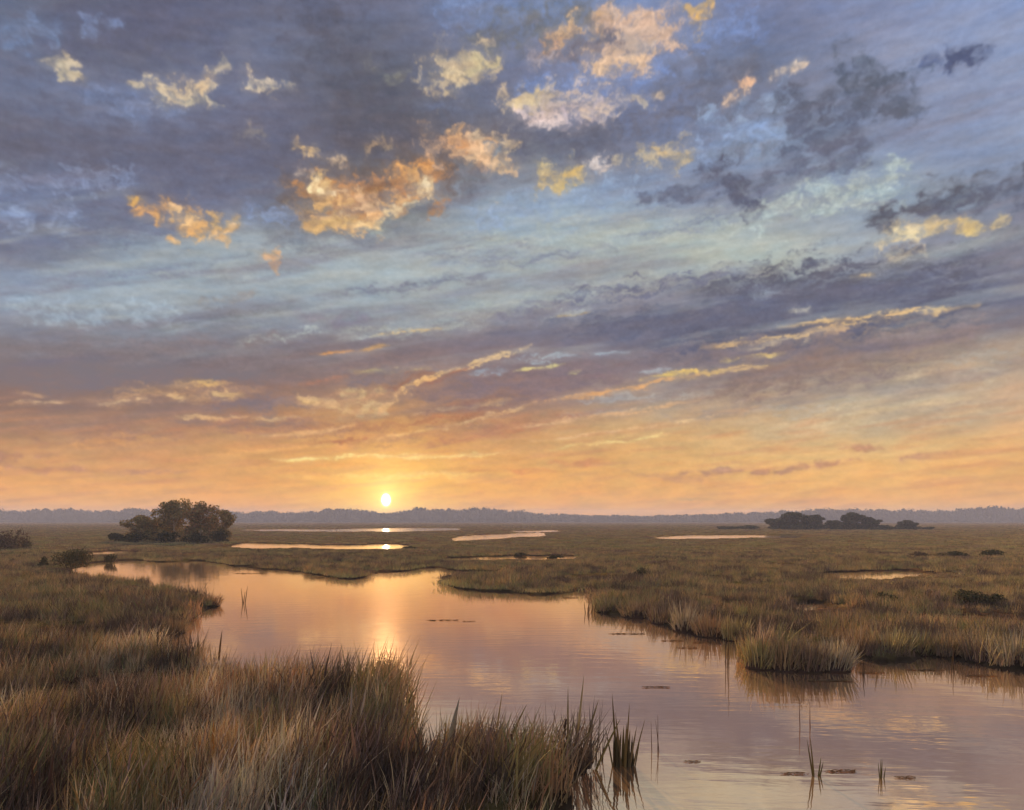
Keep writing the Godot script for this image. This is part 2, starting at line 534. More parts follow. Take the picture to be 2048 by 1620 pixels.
	cloud(-18.30, 27.44, -17.32, 27.38, 0.51, "c8b296", 0.8, 1.1)
	cloud(-16.67, 27.30, -15.18, 27.69, 0.28, "b09f86", 0.6, 1.2)
	cloud(-18.46, 24.48, -17.48, 24.71, 0.48, "8c7e74", 0.5, 1.0)
	# amber clouds
	cloud(-25.58, 20.04, -24.79, 19.96, 0.29, "cb974f", 0.85, 1.1)
	cloud(-24.79, 19.38, -24.05, 19.20, 0.39, "c48f58", 0.85, 1.1)
	cloud(-23.30, 19.88, -22.08, 19.31, 0.66, "c8935c", 0.85, 1.1)
	cloud(-22.84, 19.06, -21.77, 18.46, 0.50, "dda460", 0.85, 1.1)
	cloud(-23.00, 17.86, -22.78, 17.73, 0.23, "d0a068", 0.8, 1.1)
	cloud(-20.84, 18.87, -19.10, 19.36, 0.44, "bb9462", 0.8, 1.2)
	cloud(-20.52, 18.36, -19.58, 18.31, 0.34, "d6a066", 0.8, 1.1)
	cloud(-17.32, 17.49, -16.67, 17.36, 0.41, "cf9c6c", 0.7, 1.1)
	cloud(-15.18, 24.49, -14.00, 24.17, 0.31, "cba572", 0.85, 1.1)
	cloud(-13.50, 23.78, -12.13, 23.75, 0.42, "c2a486", 0.75, 1.2)
	cloud(-14.84, 22.63, -14.17, 22.84, 0.38, "ab988a", 0.6, 1.2)
	cloud(-14.51, 21.62, -11.45, 21.41, 1.05, "a9764c", 0.85, 1.0)
	cloud(-11.79, 21.38, -5.85, 22.77, 1.20, "b97c4a", 0.9, 1.0)
	cloud(-13.50, 22.16, -12.82, 21.76, 0.56, "d6ab6e", 0.85, 1.1)
	cloud(-13.50, 20.03, -9.37, 20.30, 0.63, "d3a06a", 0.8, 1.1)
	cloud(-14.17, 19.52, -12.82, 19.78, 0.42, "b9905c", 0.8, 1.1)
	cloud(-11.79, 21.84, -10.76, 21.61, 0.49, "dda871", 0.8, 1.1)
	cloud(-9.37, 21.69, -7.97, 20.99, 0.64, "d39b61", 0.8, 1.1)
	cloud(-7.62, 23.29, -5.85, 23.67, 0.53, "cc8a4c", 0.85, 1.1)
	cloud(-6.91, 22.42, -5.68, 22.47, 0.46, "e4bd84", 0.85, 1.1)
	cloud(-10.07, 22.10, -8.32, 22.66, 0.35, "8a5c3c", 0.7, 1.1)
	cloud(-11.79, 20.47, -10.07, 21.04, 0.32, "a07048", 0.6, 1.1)
	cloud(-10.07, 24.92, -8.32, 24.88, 0.42, "a88a6c", 0.6, 1.2)
	cloud(-5.85, 25.00, -2.29, 24.80, 0.86, "b98e6e", 0.8, 1.0)
	cloud(-4.08, 25.35, -1.93, 25.10, 0.64, "cf9a6a", 0.85, 1.0)
	cloud(-3.01, 24.50, -0.14, 23.93, 0.57, "cca67e", 0.8, 1.0)
	cloud(-2.29, 25.68, -0.50, 25.11, 0.54, "bda07e", 0.75, 1.1)
	cloud(-2.29, 24.66, -0.86, 24.82, 0.32, "707884", 0.7, 1.1)
	cloud(-10.07, 19.49, -8.67, 20.03, 0.39, "98a096", 0.6, 1.1)
	cloud(-1.40, 21.73, -0.86, 21.80, 0.25, "aaa092", 0.5, 1.2)
	cloud(-13.90, 22.06, -12.54, 21.69, 0.31, "f0cf98", 0.9, 1.2)
	cloud(-13.16, 21.13, -11.79, 21.08, 0.49, "dba562", 0.85, 1.1)
	cloud(-11.45, 21.10, -9.89, 20.74, 0.56, "e0ac74", 0.85, 1.1)
	cloud(-9.02, 20.79, -7.44, 21.33, 0.35, "e8c48c", 0.85, 1.2)
	cloud(-7.44, 22.09, -6.21, 22.60, 0.39, "f0d29c", 0.9, 1.2)
	cloud(-11.45, 20.03, -9.37, 19.99, 0.35, "e6bc80", 0.85, 1.2)
	cloud(-13.33, 19.74, -11.45, 20.18, 0.42, "d2a464", 0.8, 1.1)
	cloud(-8.67, 23.09, -6.91, 23.33, 0.43, "d89a58", 0.85, 1.1)
	cloud(-15.18, 20.51, -13.50, 20.95, 0.49, "9a7a58", 0.6, 1.1)
	cloud(-8.67, 20.18, -6.21, 20.76, 0.57, "6e7478", 0.7, 1.0)
	cloud(-23.00, 19.63, -21.77, 19.05, 0.30, "ecb878", 0.9, 1.2)
	cloud(-20.68, 18.43, -19.26, 18.89, 0.27, "e2b27a", 0.9, 1.2)
	cloud(-4.61, 25.19, -3.18, 25.08, 0.36, "d68e56", 0.8, 1.1)
	cloud(-3.01, 25.03, -1.40, 24.22, 0.43, "deb084", 0.85, 1.1)
	# peach and pink clouds, top middle
	cloud(-5.50, 28.84, -3.72, 29.03, 0.93, "b59f80", 0.8, 1.1)
	cloud(-4.79, 29.81, -1.58, 29.89, 0.79, "ae9a80", 0.75, 1.1)
	cloud(-3.01, 29.60, -1.40, 29.76, 0.50, "c4b080", 0.6, 1.1)
	cloud(-9.89, 28.99, -7.97, 28.85, 0.42, "7c7a70", 0.5, 1.2)
	cloud(1.65, 30.56, 3.79, 30.91, 0.54, "b98c6c", 0.85, 1.1)
	cloud(3.43, 31.31, 6.81, 31.69, 0.57, "c29c78", 0.85, 1.1)
	cloud(7.34, 31.41, 10.83, 30.90, 1.27, "c3a08a", 0.9, 0.9)
	cloud(1.29, 30.03, 3.79, 30.06, 0.43, "9a8e94", 0.7, 1.1)
	cloud(4.50, 30.49, 7.34, 30.76, 0.85, "6b6672", 0.85, 1.0)
	cloud(5.57, 29.51, 9.44, 29.70, 0.78, "c6a388", 0.85, 1.0)
	cloud(8.39, 30.43, 9.09, 30.91, 0.78, "c0a692", 0.7, 1.1)
	cloud(12.37, 31.28, 13.73, 31.64, 0.63, "c39c68", 0.8, 1.1)
	cloud(13.05, 31.46, 13.39, 31.55, 0.31, "d09e54", 0.7, 1.0)
	cloud(-0.14, 27.28, 2.72, 27.53, 0.79, "b8a288", 0.85, 1.1)
	cloud(1.29, 26.70, 3.43, 26.67, 0.61, "c8b2ac", 0.85, 1.0)
	cloud(3.08, 27.53, 6.98, 27.52, 0.86, "b3a098", 0.8, 1.0)
	cloud(3.43, 26.67, 6.28, 26.85, 0.46, "b3a2a8", 0.7, 1.1)
	cloud(5.21, 26.81, 6.63, 27.12, 0.28, "d2b29a", 0.7, 1.1)
	cloud(7.86, 27.48, 9.44, 27.43, 0.35, "aa9c8e", 0.7, 1.2)
	cloud(9.96, 27.57, 10.65, 27.57, 0.21, "bda48e", 0.8, 1.2)
	cloud(2.18, 23.16, 4.86, 23.40, 0.71, "b59f74", 0.8, 1.0)
	cloud(3.08, 22.54, 4.50, 22.81, 0.36, "cdaa66", 0.8, 1.0)
	cloud(4.15, 23.42, 4.86, 23.55, 0.29, "cda55c", 0.7, 1.1)
	cloud(5.57, 23.53, 6.81, 23.63, 0.50, "beb0aa", 0.85, 1.1)
	cloud(7.51, 23.90, 8.39, 24.06, 0.28, "b0a08a", 0.7, 1.2)
	cloud(9.44, 24.08, 12.54, 24.15, 0.56, "aa9a82", 0.85, 1.1)
	cloud(10.13, 24.48, 10.83, 24.28, 0.32, "bd9f72", 0.7, 1.1)
	cloud(15.08, 26.66, 16.24, 27.30, 0.31, "c4a48c", 0.8, 1.1)
	cloud(15.91, 27.61, 16.57, 27.80, 0.31, "d8a682", 0.85, 1.1)
	cloud(17.87, 27.84, 19.96, 28.26, 0.24, "ccb29c", 0.8, 1.2)
	cloud(19.48, 28.25, 19.89, 28.30, 0.24, "d6bea4", 0.8, 1.1)
	cloud(7.69, 31.64, 10.83, 31.03, 0.64, "d2ac90", 0.9, 1.0)
	cloud(5.92, 29.63, 8.74, 29.82, 0.43, "d8b08c", 0.9, 1.1)
	cloud(0.57, 26.91, 2.72, 26.54, 0.39, "d8bdb4", 0.9, 1.1)
	cloud(0.21, 27.56, 1.65, 27.69, 0.36, "d0b488", 0.8, 1.1)
	cloud(-4.79, 29.00, -3.54, 28.76, 0.43, "cdb48c", 0.85, 1.1)
	# gilded cloud, right
	cloud(25.00, 17.60, 27.59, 17.96, 0.48, "c4b08c", 0.85, 1.1)
	cloud(25.87, 18.06, 26.45, 17.84, 0.39, "dcc492", 0.8, 1.1)
	cloud(27.59, 17.96, 31.38, 17.61, 0.31, "c6ac7c", 0.85, 1.1)
	cloud(29.25, 17.83, 29.93, 17.58, 0.34, "d8b46c", 0.8, 1.0)
	cloud(25.29, 16.67, 27.31, 16.55, 0.39, "a89a88", 0.7, 1.1)
	cloud(28.15, 16.86, 32.42, 16.46, 0.74, "6c717e", 0.7, 1.0)
	cloud(22.90, 15.66, 24.47, 15.58, 0.13, "c0a070", 0.8, 1.1, true)
	cloud(19.00, 13.88, 20.12, 13.91, 0.27, "a09a90", 0.7, 1.1)
	# bright rims over the mauve
	cloud(13.22, 11.79, 22.60, 12.52, 0.27, "d8b078", 0.95, 0.8, true)
	cloud(18.52, 12.95, 30.06, 13.04, 0.26, "d8ae74", 0.95, 0.8, true)
	cloud(15.91, 11.62, 21.06, 12.11, 0.31, "bda688", 0.7, 0.9, true)
	cloud(21.06, 12.43, 22.60, 12.52, 0.27, "c9a070", 0.7, 1.0)
	cloud(9.09, 9.87, 15.24, 10.32, 0.25, "e4bc66", 0.95, 0.8, true)
	cloud(14.57, 10.89, 18.84, 11.18, 0.21, "d8b870", 0.7, 1.1, true)
	cloud(-0.14, 7.90, 13.22, 10.07, 0.21, "dca46c", 0.9, 0.7, true)
	cloud(13.90, 10.15, 19.16, 10.63, 0.17, "cfa874", 0.7, 0.9, true)
	cloud(0.21, 10.55, 3.79, 10.94, 0.14, "cdbc7c", 0.9, 0.8, true)
	cloud(4.00, 10.39, 4.86, 10.44, 0.14, "cdb87c", 0.9, 0.8, true)
	# the wings over the sun
	cloud(-8.50, 8.72, -4.43, 10.66, 0.28, "e4b070", 0.95, 0.8, true)
	cloud(-5.14, 10.30, 1.47, 12.27, 0.21, "deb67e", 0.9, 0.9, true)
	cloud(-11.45, 7.61, -9.37, 7.80, 0.63, "cfae7c", 0.85, 1.0)
	cloud(-11.79, 8.70, -9.37, 8.94, 0.32, "c6a878", 0.7, 1.1)
	cloud(-14.84, 8.39, -11.45, 7.61, 0.31, "dcb47c", 0.9, 1.0)
	cloud(-9.37, 7.45, -8.32, 8.44, 0.28, "e2ae76", 0.85, 1.0)
	cloud(-8.32, 7.23, -3.36, 8.10, 0.18, "deae78", 0.9, 0.8, true)
	cloud(-3.72, 7.99, -0.14, 8.53, 0.25, "dcaa70", 0.8, 0.8, true)
	cloud(-11.79, 5.31, -5.50, 6.46, 0.18, "e6b474", 0.95, 0.7, true)
	cloud(-5.85, 6.32, 1.65, 8.32, 0.25, "dcae7c", 0.9, 0.7, true)
	cloud(-18.13, 4.58, -9.37, 5.81, 0.21, "dca468", 0.6, 0.8, true)
	cloud(-11.45, 10.35, -5.85, 10.63, 0.21, "b09c72", 0.7, 1.1, true)
	cloud(-10.76, 11.79, -8.67, 12.20, 0.18, "c28e52", 0.7, 0.9, true)
	cloud(-14.17, 11.38, -10.07, 11.82, 0.14, "ce8f54", 0.8, 0.8, true)
	cloud(-10.07, 12.76, -5.14, 13.48, 0.18, "ccaa72", 0.8, 1.0, true)
	cloud(3.08, 14.22, 5.57, 14.51, 0.14, "c49448", 0.7, 0.9, true)
	cloud(-7.27, 7.35, -0.50, 8.81, 0.32, "8c6256", 0.7, 0.8, true)
	cloud(-14.51, 5.19, -8.32, 5.93, 0.25, "a8644a", 0.7, 0.8, true)
	cloud(-4.43, 5.87, 6.63, 7.71, 0.32, "b0785c", 0.7, 0.8, true)
	cloud(-7.97, 5.06, 3.08, 6.69, 0.21, "c07e5a", 0.7, 0.8, true)
	cloud(-16.17, 5.76, -11.10, 6.65, 0.17, "eab47a", 0.85, 0.9, true)
	cloud(-1.22, 6.35, 13.22, 8.31, 0.18, "e2b282", 0.85, 0.8, true)
	cloud(1.29, 5.57, 16.57, 7.44, 0.14, "e8be88", 0.85, 0.8, true)
	cloud(-20.68, 4.41, -13.16, 5.15, 0.21, "e8a862", 0.8, 0.9, true)
	cloud(-6.56, 9.45, -2.29, 11.03, 0.21, "9c6450", 0.7, 0.9, true)
	cloud(-14.84, 9.26, -11.45, 10.01, 0.21, "a87058", 0.6, 0.9, true)
	cloud(-16.17, 2.92, -0.14, 3.22, 0.25, "ffc86c", 0.6, 0.8, true)
	cloud(16.57, 6.09, 33.42, 7.14, 1.17, "dec49a", 0.55, 0.5, true)
	cloud(22.90, 8.03, 33.42, 9.04, 0.82, "ccba9c", 0.5, 0.5, true)
	cloud(-27.81, 7.71, -17.48, 8.88, 0.66, "c6986e", 0.6, 0.8, true)
	cloud(-16.17, 7.79, -8.67, 8.23, 0.84, "c09470", 0.6, 0.9, true)
	cloud(-24.35, 6.43, -13.50, 6.72, 0.30, "8a706c", 0.6, 0.8, true)
	# left streaks
	cloud(-22.84, 9.00, -19.74, 9.09, 0.23, "dcb070", 0.9, 1.0, true)
	cloud(-20.68, 8.48, -18.78, 8.41, 0.30, "d4ac78", 0.85, 1.0, true)
	cloud(-23.75, 8.30, -21.92, 7.92, 0.26, "d8b080", 0.85, 1.0, true)
	cloud(-26.39, 8.34, -21.31, 8.77, 0.33, "b08c6c", 0.7, 0.9, true)
	cloud(-27.25, 7.35, -24.64, 7.83, 0.23, "d8b488", 0.85, 1.0, true)
	cloud(-32.11, 7.00, -28.92, 7.29, 0.15, "d6b088", 0.85, 1.0, true)
	cloud(-31.85, 7.68, -30.27, 7.69, 0.15, "c49a74", 0.7, 1.0, true)
	cloud(-22.84, 6.96, -19.42, 6.66, 0.23, "dcb07e", 0.9, 0.9, true)
	cloud(-20.37, 6.75, -14.67, 7.03, 0.17, "e0b684", 0.9, 0.8, true)
	cloud(-17.48, 5.72, -12.48, 6.20, 0.17, "d6a470", 0.85, 0.9, true)
	cloud(-30.01, 4.80, -22.54, 5.28, 0.39, "d89c60", 0.6, 0.8, true)
	# glowing lines near the horizon
	cloud(-16.83, 4.11, -8.67, 4.56, 0.14, "ffdf8c", 0.95, 0.8, true)
	cloud(-10.76, 4.49, -3.36, 4.57, 0.21, "ffd484", 0.95, 0.8, true)
	cloud(-5.14, 4.41, 0.93, 4.93, 0.14, "f6d284", 0.95, 0.8, true)
	cloud(2.72, 5.00, 8.74, 6.00, 0.11, "e8c07a", 0.8, 0.7, true)
	cloud(5.57, 5.40, 8.74, 5.54, 0.11, "f0d088", 0.9, 0.8, true)
	cloud(8.39, 5.65, 12.20, 6.03, 0.11, "f2d78c", 0.95, 0.7, true)
	cloud(-3.01, 3.57, 3.08, 3.50, 0.25, "d98c50", 0.7, 0.9, true)
	cloud(-16.17, 3.61, -9.37, 3.88, 0.24, "e89c52", 0.6, 0.9, true)
	cloud(-11.45, 3.16, -3.01, 3.39, 0.21, "ffca74", 0.7, 0.8, true)
	cloud(-14.84, 1.90, -10.76, 2.29, 0.28, "f4a958", 0.6, 0.8, true)
	cloud(-7.27, 1.42, -0.86, 1.97, 0.29, "f0a050", 0.6, 0.8, true)
	# small dusky puffs low down
	cloud(11.86, 3.22, 15.91, 3.51, 0.28, "bb8a68", 0.85, 0.9)
	cloud(16.73, 3.15, 20.12, 3.56, 0.27, "be8a64", 0.85, 0.9)
	cloud(21.06, 3.74, 23.51, 3.93, 0.27, "c08c68", 0.85, 0.9)
	cloud(22.29, 4.76, 24.85, 4.73, 0.23, "c08c68", 0.8, 0.9)
	cloud(25.87, 3.92, 28.56, 4.08, 0.22, "c4906c", 0.85, 0.9)
	cloud(8.04, 3.36, 13.22, 2.79, 0.28, "c89464", 0.6, 0.9)
	cloud(2.72, 4.07, 6.28, 3.98, 0.25, "d08c58", 0.7, 0.9)
	cloud(10.13, 1.34, 13.90, 1.46, 0.14, "bf9468", 0.7, 0.8, true)
	cloud(-32.24, 3.09, -27.81, 3.10, 0.25, "c48a64", 0.85, 0.9)
	cloud(-26.96, 3.03, -21.62, 3.33, 0.23, "c08a66", 0.85, 0.8, true)
	cloud(-30.67, 3.94, -29.60, 3.92, 0.22, "b88260", 0.85, 0.9)
	cloud(-33.12, 4.04, -31.59, 3.81, 0.60, "b07e62", 0.7, 0.9)
	cloud(-24.94, 3.83, -20.68, 3.85, 0.20, "d0935c", 0.6, 0.8, true)


# ------------------------------------------------------------------ the ground and the water

func lay_lagoons() -> void:
	lagoons = [
		# the lagoon, shore by shore
		PackedVector2Array([Vector2(-23.95, -42.86), Vector2(-25.96, -47.52), Vector2(-29.09, -55.81), Vector2(-29.04, -59.26), Vector2(-25.50, -57.14), Vector2(-22.83, -58.54), Vector2(-19.74, -54.55), Vector2(-16.86, -50.53), Vector2(-13.92, -48.00), Vector2(-11.19, -44.86), Vector2(-8.24, -40.68), Vector2(-7.54, -41.74), Vector2(-7.19, -44.44), Vector2(-6.52, -46.60), Vector2(-5.44, -50.00), Vector2(-4.65, -51.61), Vector2(-4.02, -48.00), Vector2(-1.88, -47.06), Vector2(-0.40, -46.15), Vector2(-0.65, -43.64), Vector2(-2.45, -41.74), Vector2(-3.73, -40.00), Vector2(-3.38, -37.50), Vector2(-2.40, -35.29), Vector2(-0.92, -33.57), Vector2(0.53, -32.65), Vector2(1.54, -32.43), Vector2(2.42, -33.33), Vector2(3.38, -33.57), Vector2(3.41, -30.97), Vector2(2.94, -25.95), Vector2(3.65, -24.74), Vector2(4.17, -23.30), Vector2(4.34, -21.62), Vector2(4.90, -20.87), Vector2(5.24, -20.17), Vector2(5.73, -19.67), Vector2(4.77, -16.22), Vector2(5.36, -16.00), Vector2(6.06, -15.74), Vector2(6.55, -15.74), Vector2(7.38, -17.27), Vector2(8.11, -18.75), Vector2(7.64, -17.27), Vector2(7.61, -16.33), Vector2(8.57, -17.02), Vector2(9.67, -18.46), Vector2(9.09, -17.02), Vector2(9.22, -16.55), Vector2(10.23, -17.91), Vector2(9.66, -16.55), Vector2(9.76, -16.00), Vector2(10.17, -15.89), Vector2(11.96, -15.00), Vector2(15.63, -13.33), Vector2(4.47, -3.81), Vector2(1.37, -3.81), Vector2(-0.09, -6.32), Vector2(0.27, -7.68), Vector2(0.56, -8.42), Vector2(0.87, -9.23), Vector2(1.18, -9.96), Vector2(1.08, -10.43), Vector2(0.62, -10.39), Vector2(0.10, -10.32), Vector2(-0.41, -10.32), Vector2(-0.93, -10.32), Vector2(-0.90, -9.96), Vector2(-0.88, -8.73), Vector2(-0.93, -8.57), Vector2(-1.31, -10.91), Vector2(-1.84, -13.15), Vector2(-2.16, -13.64), Vector2(-2.66, -13.15), Vector2(-3.37, -13.33), Vector2(-4.21, -13.91), Vector2(-5.29, -15.00), Vector2(-6.14, -15.74), Vector2(-7.06, -16.27), Vector2(-8.66, -18.18), Vector2(-9.27, -19.67), Vector2(-9.38, -21.62), Vector2(-9.52, -23.65), Vector2(-10.15, -26.67), Vector2(-10.22, -28.24), Vector2(-11.48, -29.45), Vector2(-13.88, -32.00), Vector2(-16.91, -36.36), Vector2(-19.18, -38.40), Vector2(-21.48, -40.00)]),
		PackedVector2Array([Vector2(-38.59, -72.73), Vector2(-39.15, -77.42), Vector2(-35.72, -75.00), Vector2(-32.74, -68.57), Vector2(-34.82, -67.61)]),
		PackedVector2Array([Vector2(-32.00, -88.89), Vector2(-36.27, -106.67), Vector2(-29.62, -102.13), Vector2(-23.51, -97.96), Vector2(-18.24, -96.00), Vector2(-14.62, -100.00), Vector2(-10.87, -90.57), Vector2(-11.20, -80.00), Vector2(-16.98, -81.36), Vector2(-22.32, -84.21), Vector2(-26.07, -82.76)]),
		PackedVector2Array([Vector2(-85.35, -240.00), Vector2(-77.33, -266.67), Vector2(-48.00, -252.63), Vector2(-38.62, -200.00), Vector2(-60.52, -208.70)]),
		PackedVector2Array([Vector2(-57.33, -266.67), Vector2(-42.00, -300.00), Vector2(-20.44, -300.00), Vector2(-14.10, -240.00), Vector2(-28.00, -200.00), Vector2(-43.57, -208.70)]),
		PackedVector2Array([Vector2(-9.79, -126.32), Vector2(-6.40, -160.00), Vector2(6.72, -192.00), Vector2(5.90, -154.84), Vector2(-1.14, -129.73), Vector2(-6.56, -111.63)]),
		PackedVector2Array([Vector2(-0.55, -218.18), Vector2(12.90, -240.00), Vector2(11.38, -200.00), Vector2(0.69, -184.62)]),
		PackedVector2Array([Vector2(-5.85, -61.54), Vector2(-2.59, -64.86), Vector2(2.83, -68.57), Vector2(5.79, -65.75), Vector2(5.10, -60.00), Vector2(0.98, -60.00), Vector2(-3.07, -58.54)]),
		PackedVector2Array([Vector2(24.35, -141.18), Vector2(37.60, -160.00), Vector2(57.60, -160.00), Vector2(48.51, -137.14), Vector2(31.26, -126.32), Vector2(22.00, -123.08)]),
		PackedVector2Array([Vector2(16.37, -42.86), Vector2(19.11, -46.60), Vector2(22.68, -48.00), Vector2(23.66, -45.28), Vector2(20.33, -41.38), Vector2(16.62, -39.34), Vector2(15.65, -40.00)]),
		PackedVector2Array([Vector2(8.85, -27.43), Vector2(10.17, -28.74), Vector2(11.36, -28.57), Vector2(10.77, -26.67), Vector2(9.29, -25.81)]),
		PackedVector2Array([Vector2(6.24, -31.58), Vector2(7.52, -32.00), Vector2(8.10, -31.17), Vector2(6.95, -30.38)])]
	for p in lagoons:
		var r := Rect2(p[0], Vector2.ZERO)
		for q in p:
			r = r.expand(q)
		bounds.append(r.grow(1.0))


func is_wet(x: float, z: float) -> bool:
	var far := clampf(-z / 60.0, 0.15, 3.0)
	var p := Vector2(x + 1.3 * far * wiggle.get_noise_2d(x / far, z / far * 0.6), z + 1.5 * far * wiggle.get_noise_2d(x / far + 70.0, z / far * 0.6))
	for i in lagoons.size():
		if bounds[i].has_point(p) and Geometry2D.is_point_in_polygon(p, lagoons[i]):
			return true
	return false


func height_at(x: float, z: float) -> float:
	var r := 0.12 + 0.008 * sqrt(x * x + z * z)
	var dry := 0
	for s in [Vector2(0, 0), Vector2(r, 0), Vector2(-r, 0), Vector2(0, r), Vector2(0, -r)]:
		if not is_wet(x + s.x, z + s.y):
			dry += 1
	if dry == 0:
		return -0.35
	return lerpf(-0.16, 0.13 + 0.05 * patch.get_noise_2d(x * 4.0, z * 4.0), dry / 5.0)


func turf_color(x: float, z: float) -> Color:
	# olive, straw, rust and purple-brown patches, drawn out sideways
	var a := patch.get_noise_2d(x * 0.45, z * 0.9)
	var b := patch.get_noise_2d(x * 0.9 + 300.0, z * 1.8)
	var c := patch.get_noise_2d(x * 3.0 + 80.0, z * 4.0)
	var col := Color(0.25, 0.19, 0.085)
	col = col.lerp(Color(0.17, 0.165, 0.065), smoothstep(0.0, 0.35, a))
	col = col.lerp(Color(0.25, 0.145, 0.08), smoothstep(0.05, 0.4, b))
	col = col.lerp(Color(0.19, 0.13, 0.105), smoothstep(0.1, 0.4, -a) * 0.8)
	return col * (1.0 + 0.5 * c) * 0.62


func make_ground() -> void:
	var columns := PackedFloat32Array()
	var az := -180.0
	while az < 180.0:
		columns.append(az)
		az += 0.2 if absf(az) < 40.0 else 1.0 if absf(az) < 60.0 else 6.0
	var n := columns.size()
	var radii := PackedFloat32Array([0.0])
	for k in 250:
		radii.append(2.5 * pow(1500.0 / 2.5, k / 249.0))
	var points := PackedVector3Array()
	var colors := PackedColorArray()
	for d in radii:
		for a in columns:
			var x := d * sin(deg_to_rad(a))
			var z := -d * cos(deg_to_rad(a))
			var h := height_at(x, z) if z < -1.0 and d < 420.0 else 0.13
			points.append(Vector3(x, h, z))
			var col := turf_color(x, z)
			if h < 0.10 and d < 120.0:
				col = col.lerp(Color(0.075, 0.055, 0.045), 0.8)  # wet mud of the shore
			colors.append(col)
	var index := PackedInt32Array()
	for r in radii.size() - 1:
		for c in n:
			var i := r * n + c
			var j := r * n + (c + 1) % n
			index.append_array([i, i + n, j + n, i, j + n, j])
	var st := SurfaceTool.new()
	st.begin(Mesh.PRIMITIVE_TRIANGLES)
	for i in points.size():
		st.set_color(colors[i])
		st.set_smooth_group(0)
		st.add_vertex(points[i])
	for i in index:
		st.add_index(i)
	st.generate_normals()
	var m := StandardMaterial3D.new()
	m.resource_name = "marsh_soil"
	m.vertex_color_use_as_albedo = true
	m.roughness = 0.95
	m.specular_mode = BaseMaterial3D.SPECULAR_DISABLED
	var grain := FastNoiseLite.new()
	grain.seed = 5
	grain.frequency = 0.02
	grain.fractal_octaves = 5
	var look := NoiseTexture2D.new()
	look.width = 512
	look.height = 512
	look.seamless = true
	look.noise = grain
	var ramp := Gradient.new()
	ramp.set_color(0, Color(0.55, 0.53, 0.5))
	ramp.set_color(1, Color(1, 1, 1))
	look.color_ramp = ramp
	m.albedo_texture = look
	m.uv1_triplanar = true
	m.uv1_world_triplanar = true
	m.uv1_scale = Vector3(0.13, 0.13, 0.31)
	var o := part("ground", st.commit(), m, self)
	tag(o, "low brown and olive marsh ground around the lagoon", "ground", "", "structure")


func make_water() -> void:
	var plane := PlaneMesh.new()
	plane.size = Vector2(3000, 3000)
	var m := StandardMaterial3D.new()
	m.resource_name = "lagoon_water"
	m.albedo_color = Color(1.0, 0.855, 0.715, 0.5)
	m.metallic = 0.86
	m.refraction_enabled = true
	m.refraction_scale = 0.033
	m.roughness = 0.035
	var ripple := FastNoiseLite.new()
	ripple.seed = 9
	ripple.frequency = 0.012
	ripple.fractal_octaves = 4
	var waves := NoiseTexture2D.new()
	waves.width = 1024
	waves.height = 1024
	waves.seamless = true
	waves.noise = ripple
	waves.as_normal_map = true
	waves.bump_strength = 6.0
	m.normal_enabled = true
	m.normal_texture = waves
	m.normal_scale = 0.052
	m.uv1_triplanar = true
	m.uv1_world_triplanar = true
	m.uv1_scale = Vector3(0.05, 0.1, 0.22)
	var o := part("water", plane, m, self)
	tag(o, "still lagoon water mirroring the orange and violet sky", "water", "", "structure")


# ------------------------------------------------------------------ trees and shrubs

func leaf_cloud(st: SurfaceTool, centre: Vector3, size: Vector3, count: int, leaf: float, tones: Array) -> void:
	for k in count:
		var v := Vector3(rng.randfn(), rng.randfn(), rng.randfn()).normalized() * pow(rng.randf(), 0.4)
		var p := centre + v * size
		var u := Vector3(rng.randfn(), rng.randfn(), rng.randfn()).normalized()
		var w := u.cross(Vector3(rng.randfn(), rng.randfn(), rng.randfn())).normalized()
		var s := leaf * rng.randf_range(0.6, 1.3)
		var col := vary(tones[rng.randi() % tones.size()], 0.3)
		quad(st, p - u * s, p + w * s * 0.55, p + u * s, p - w * s * 0.55, col)


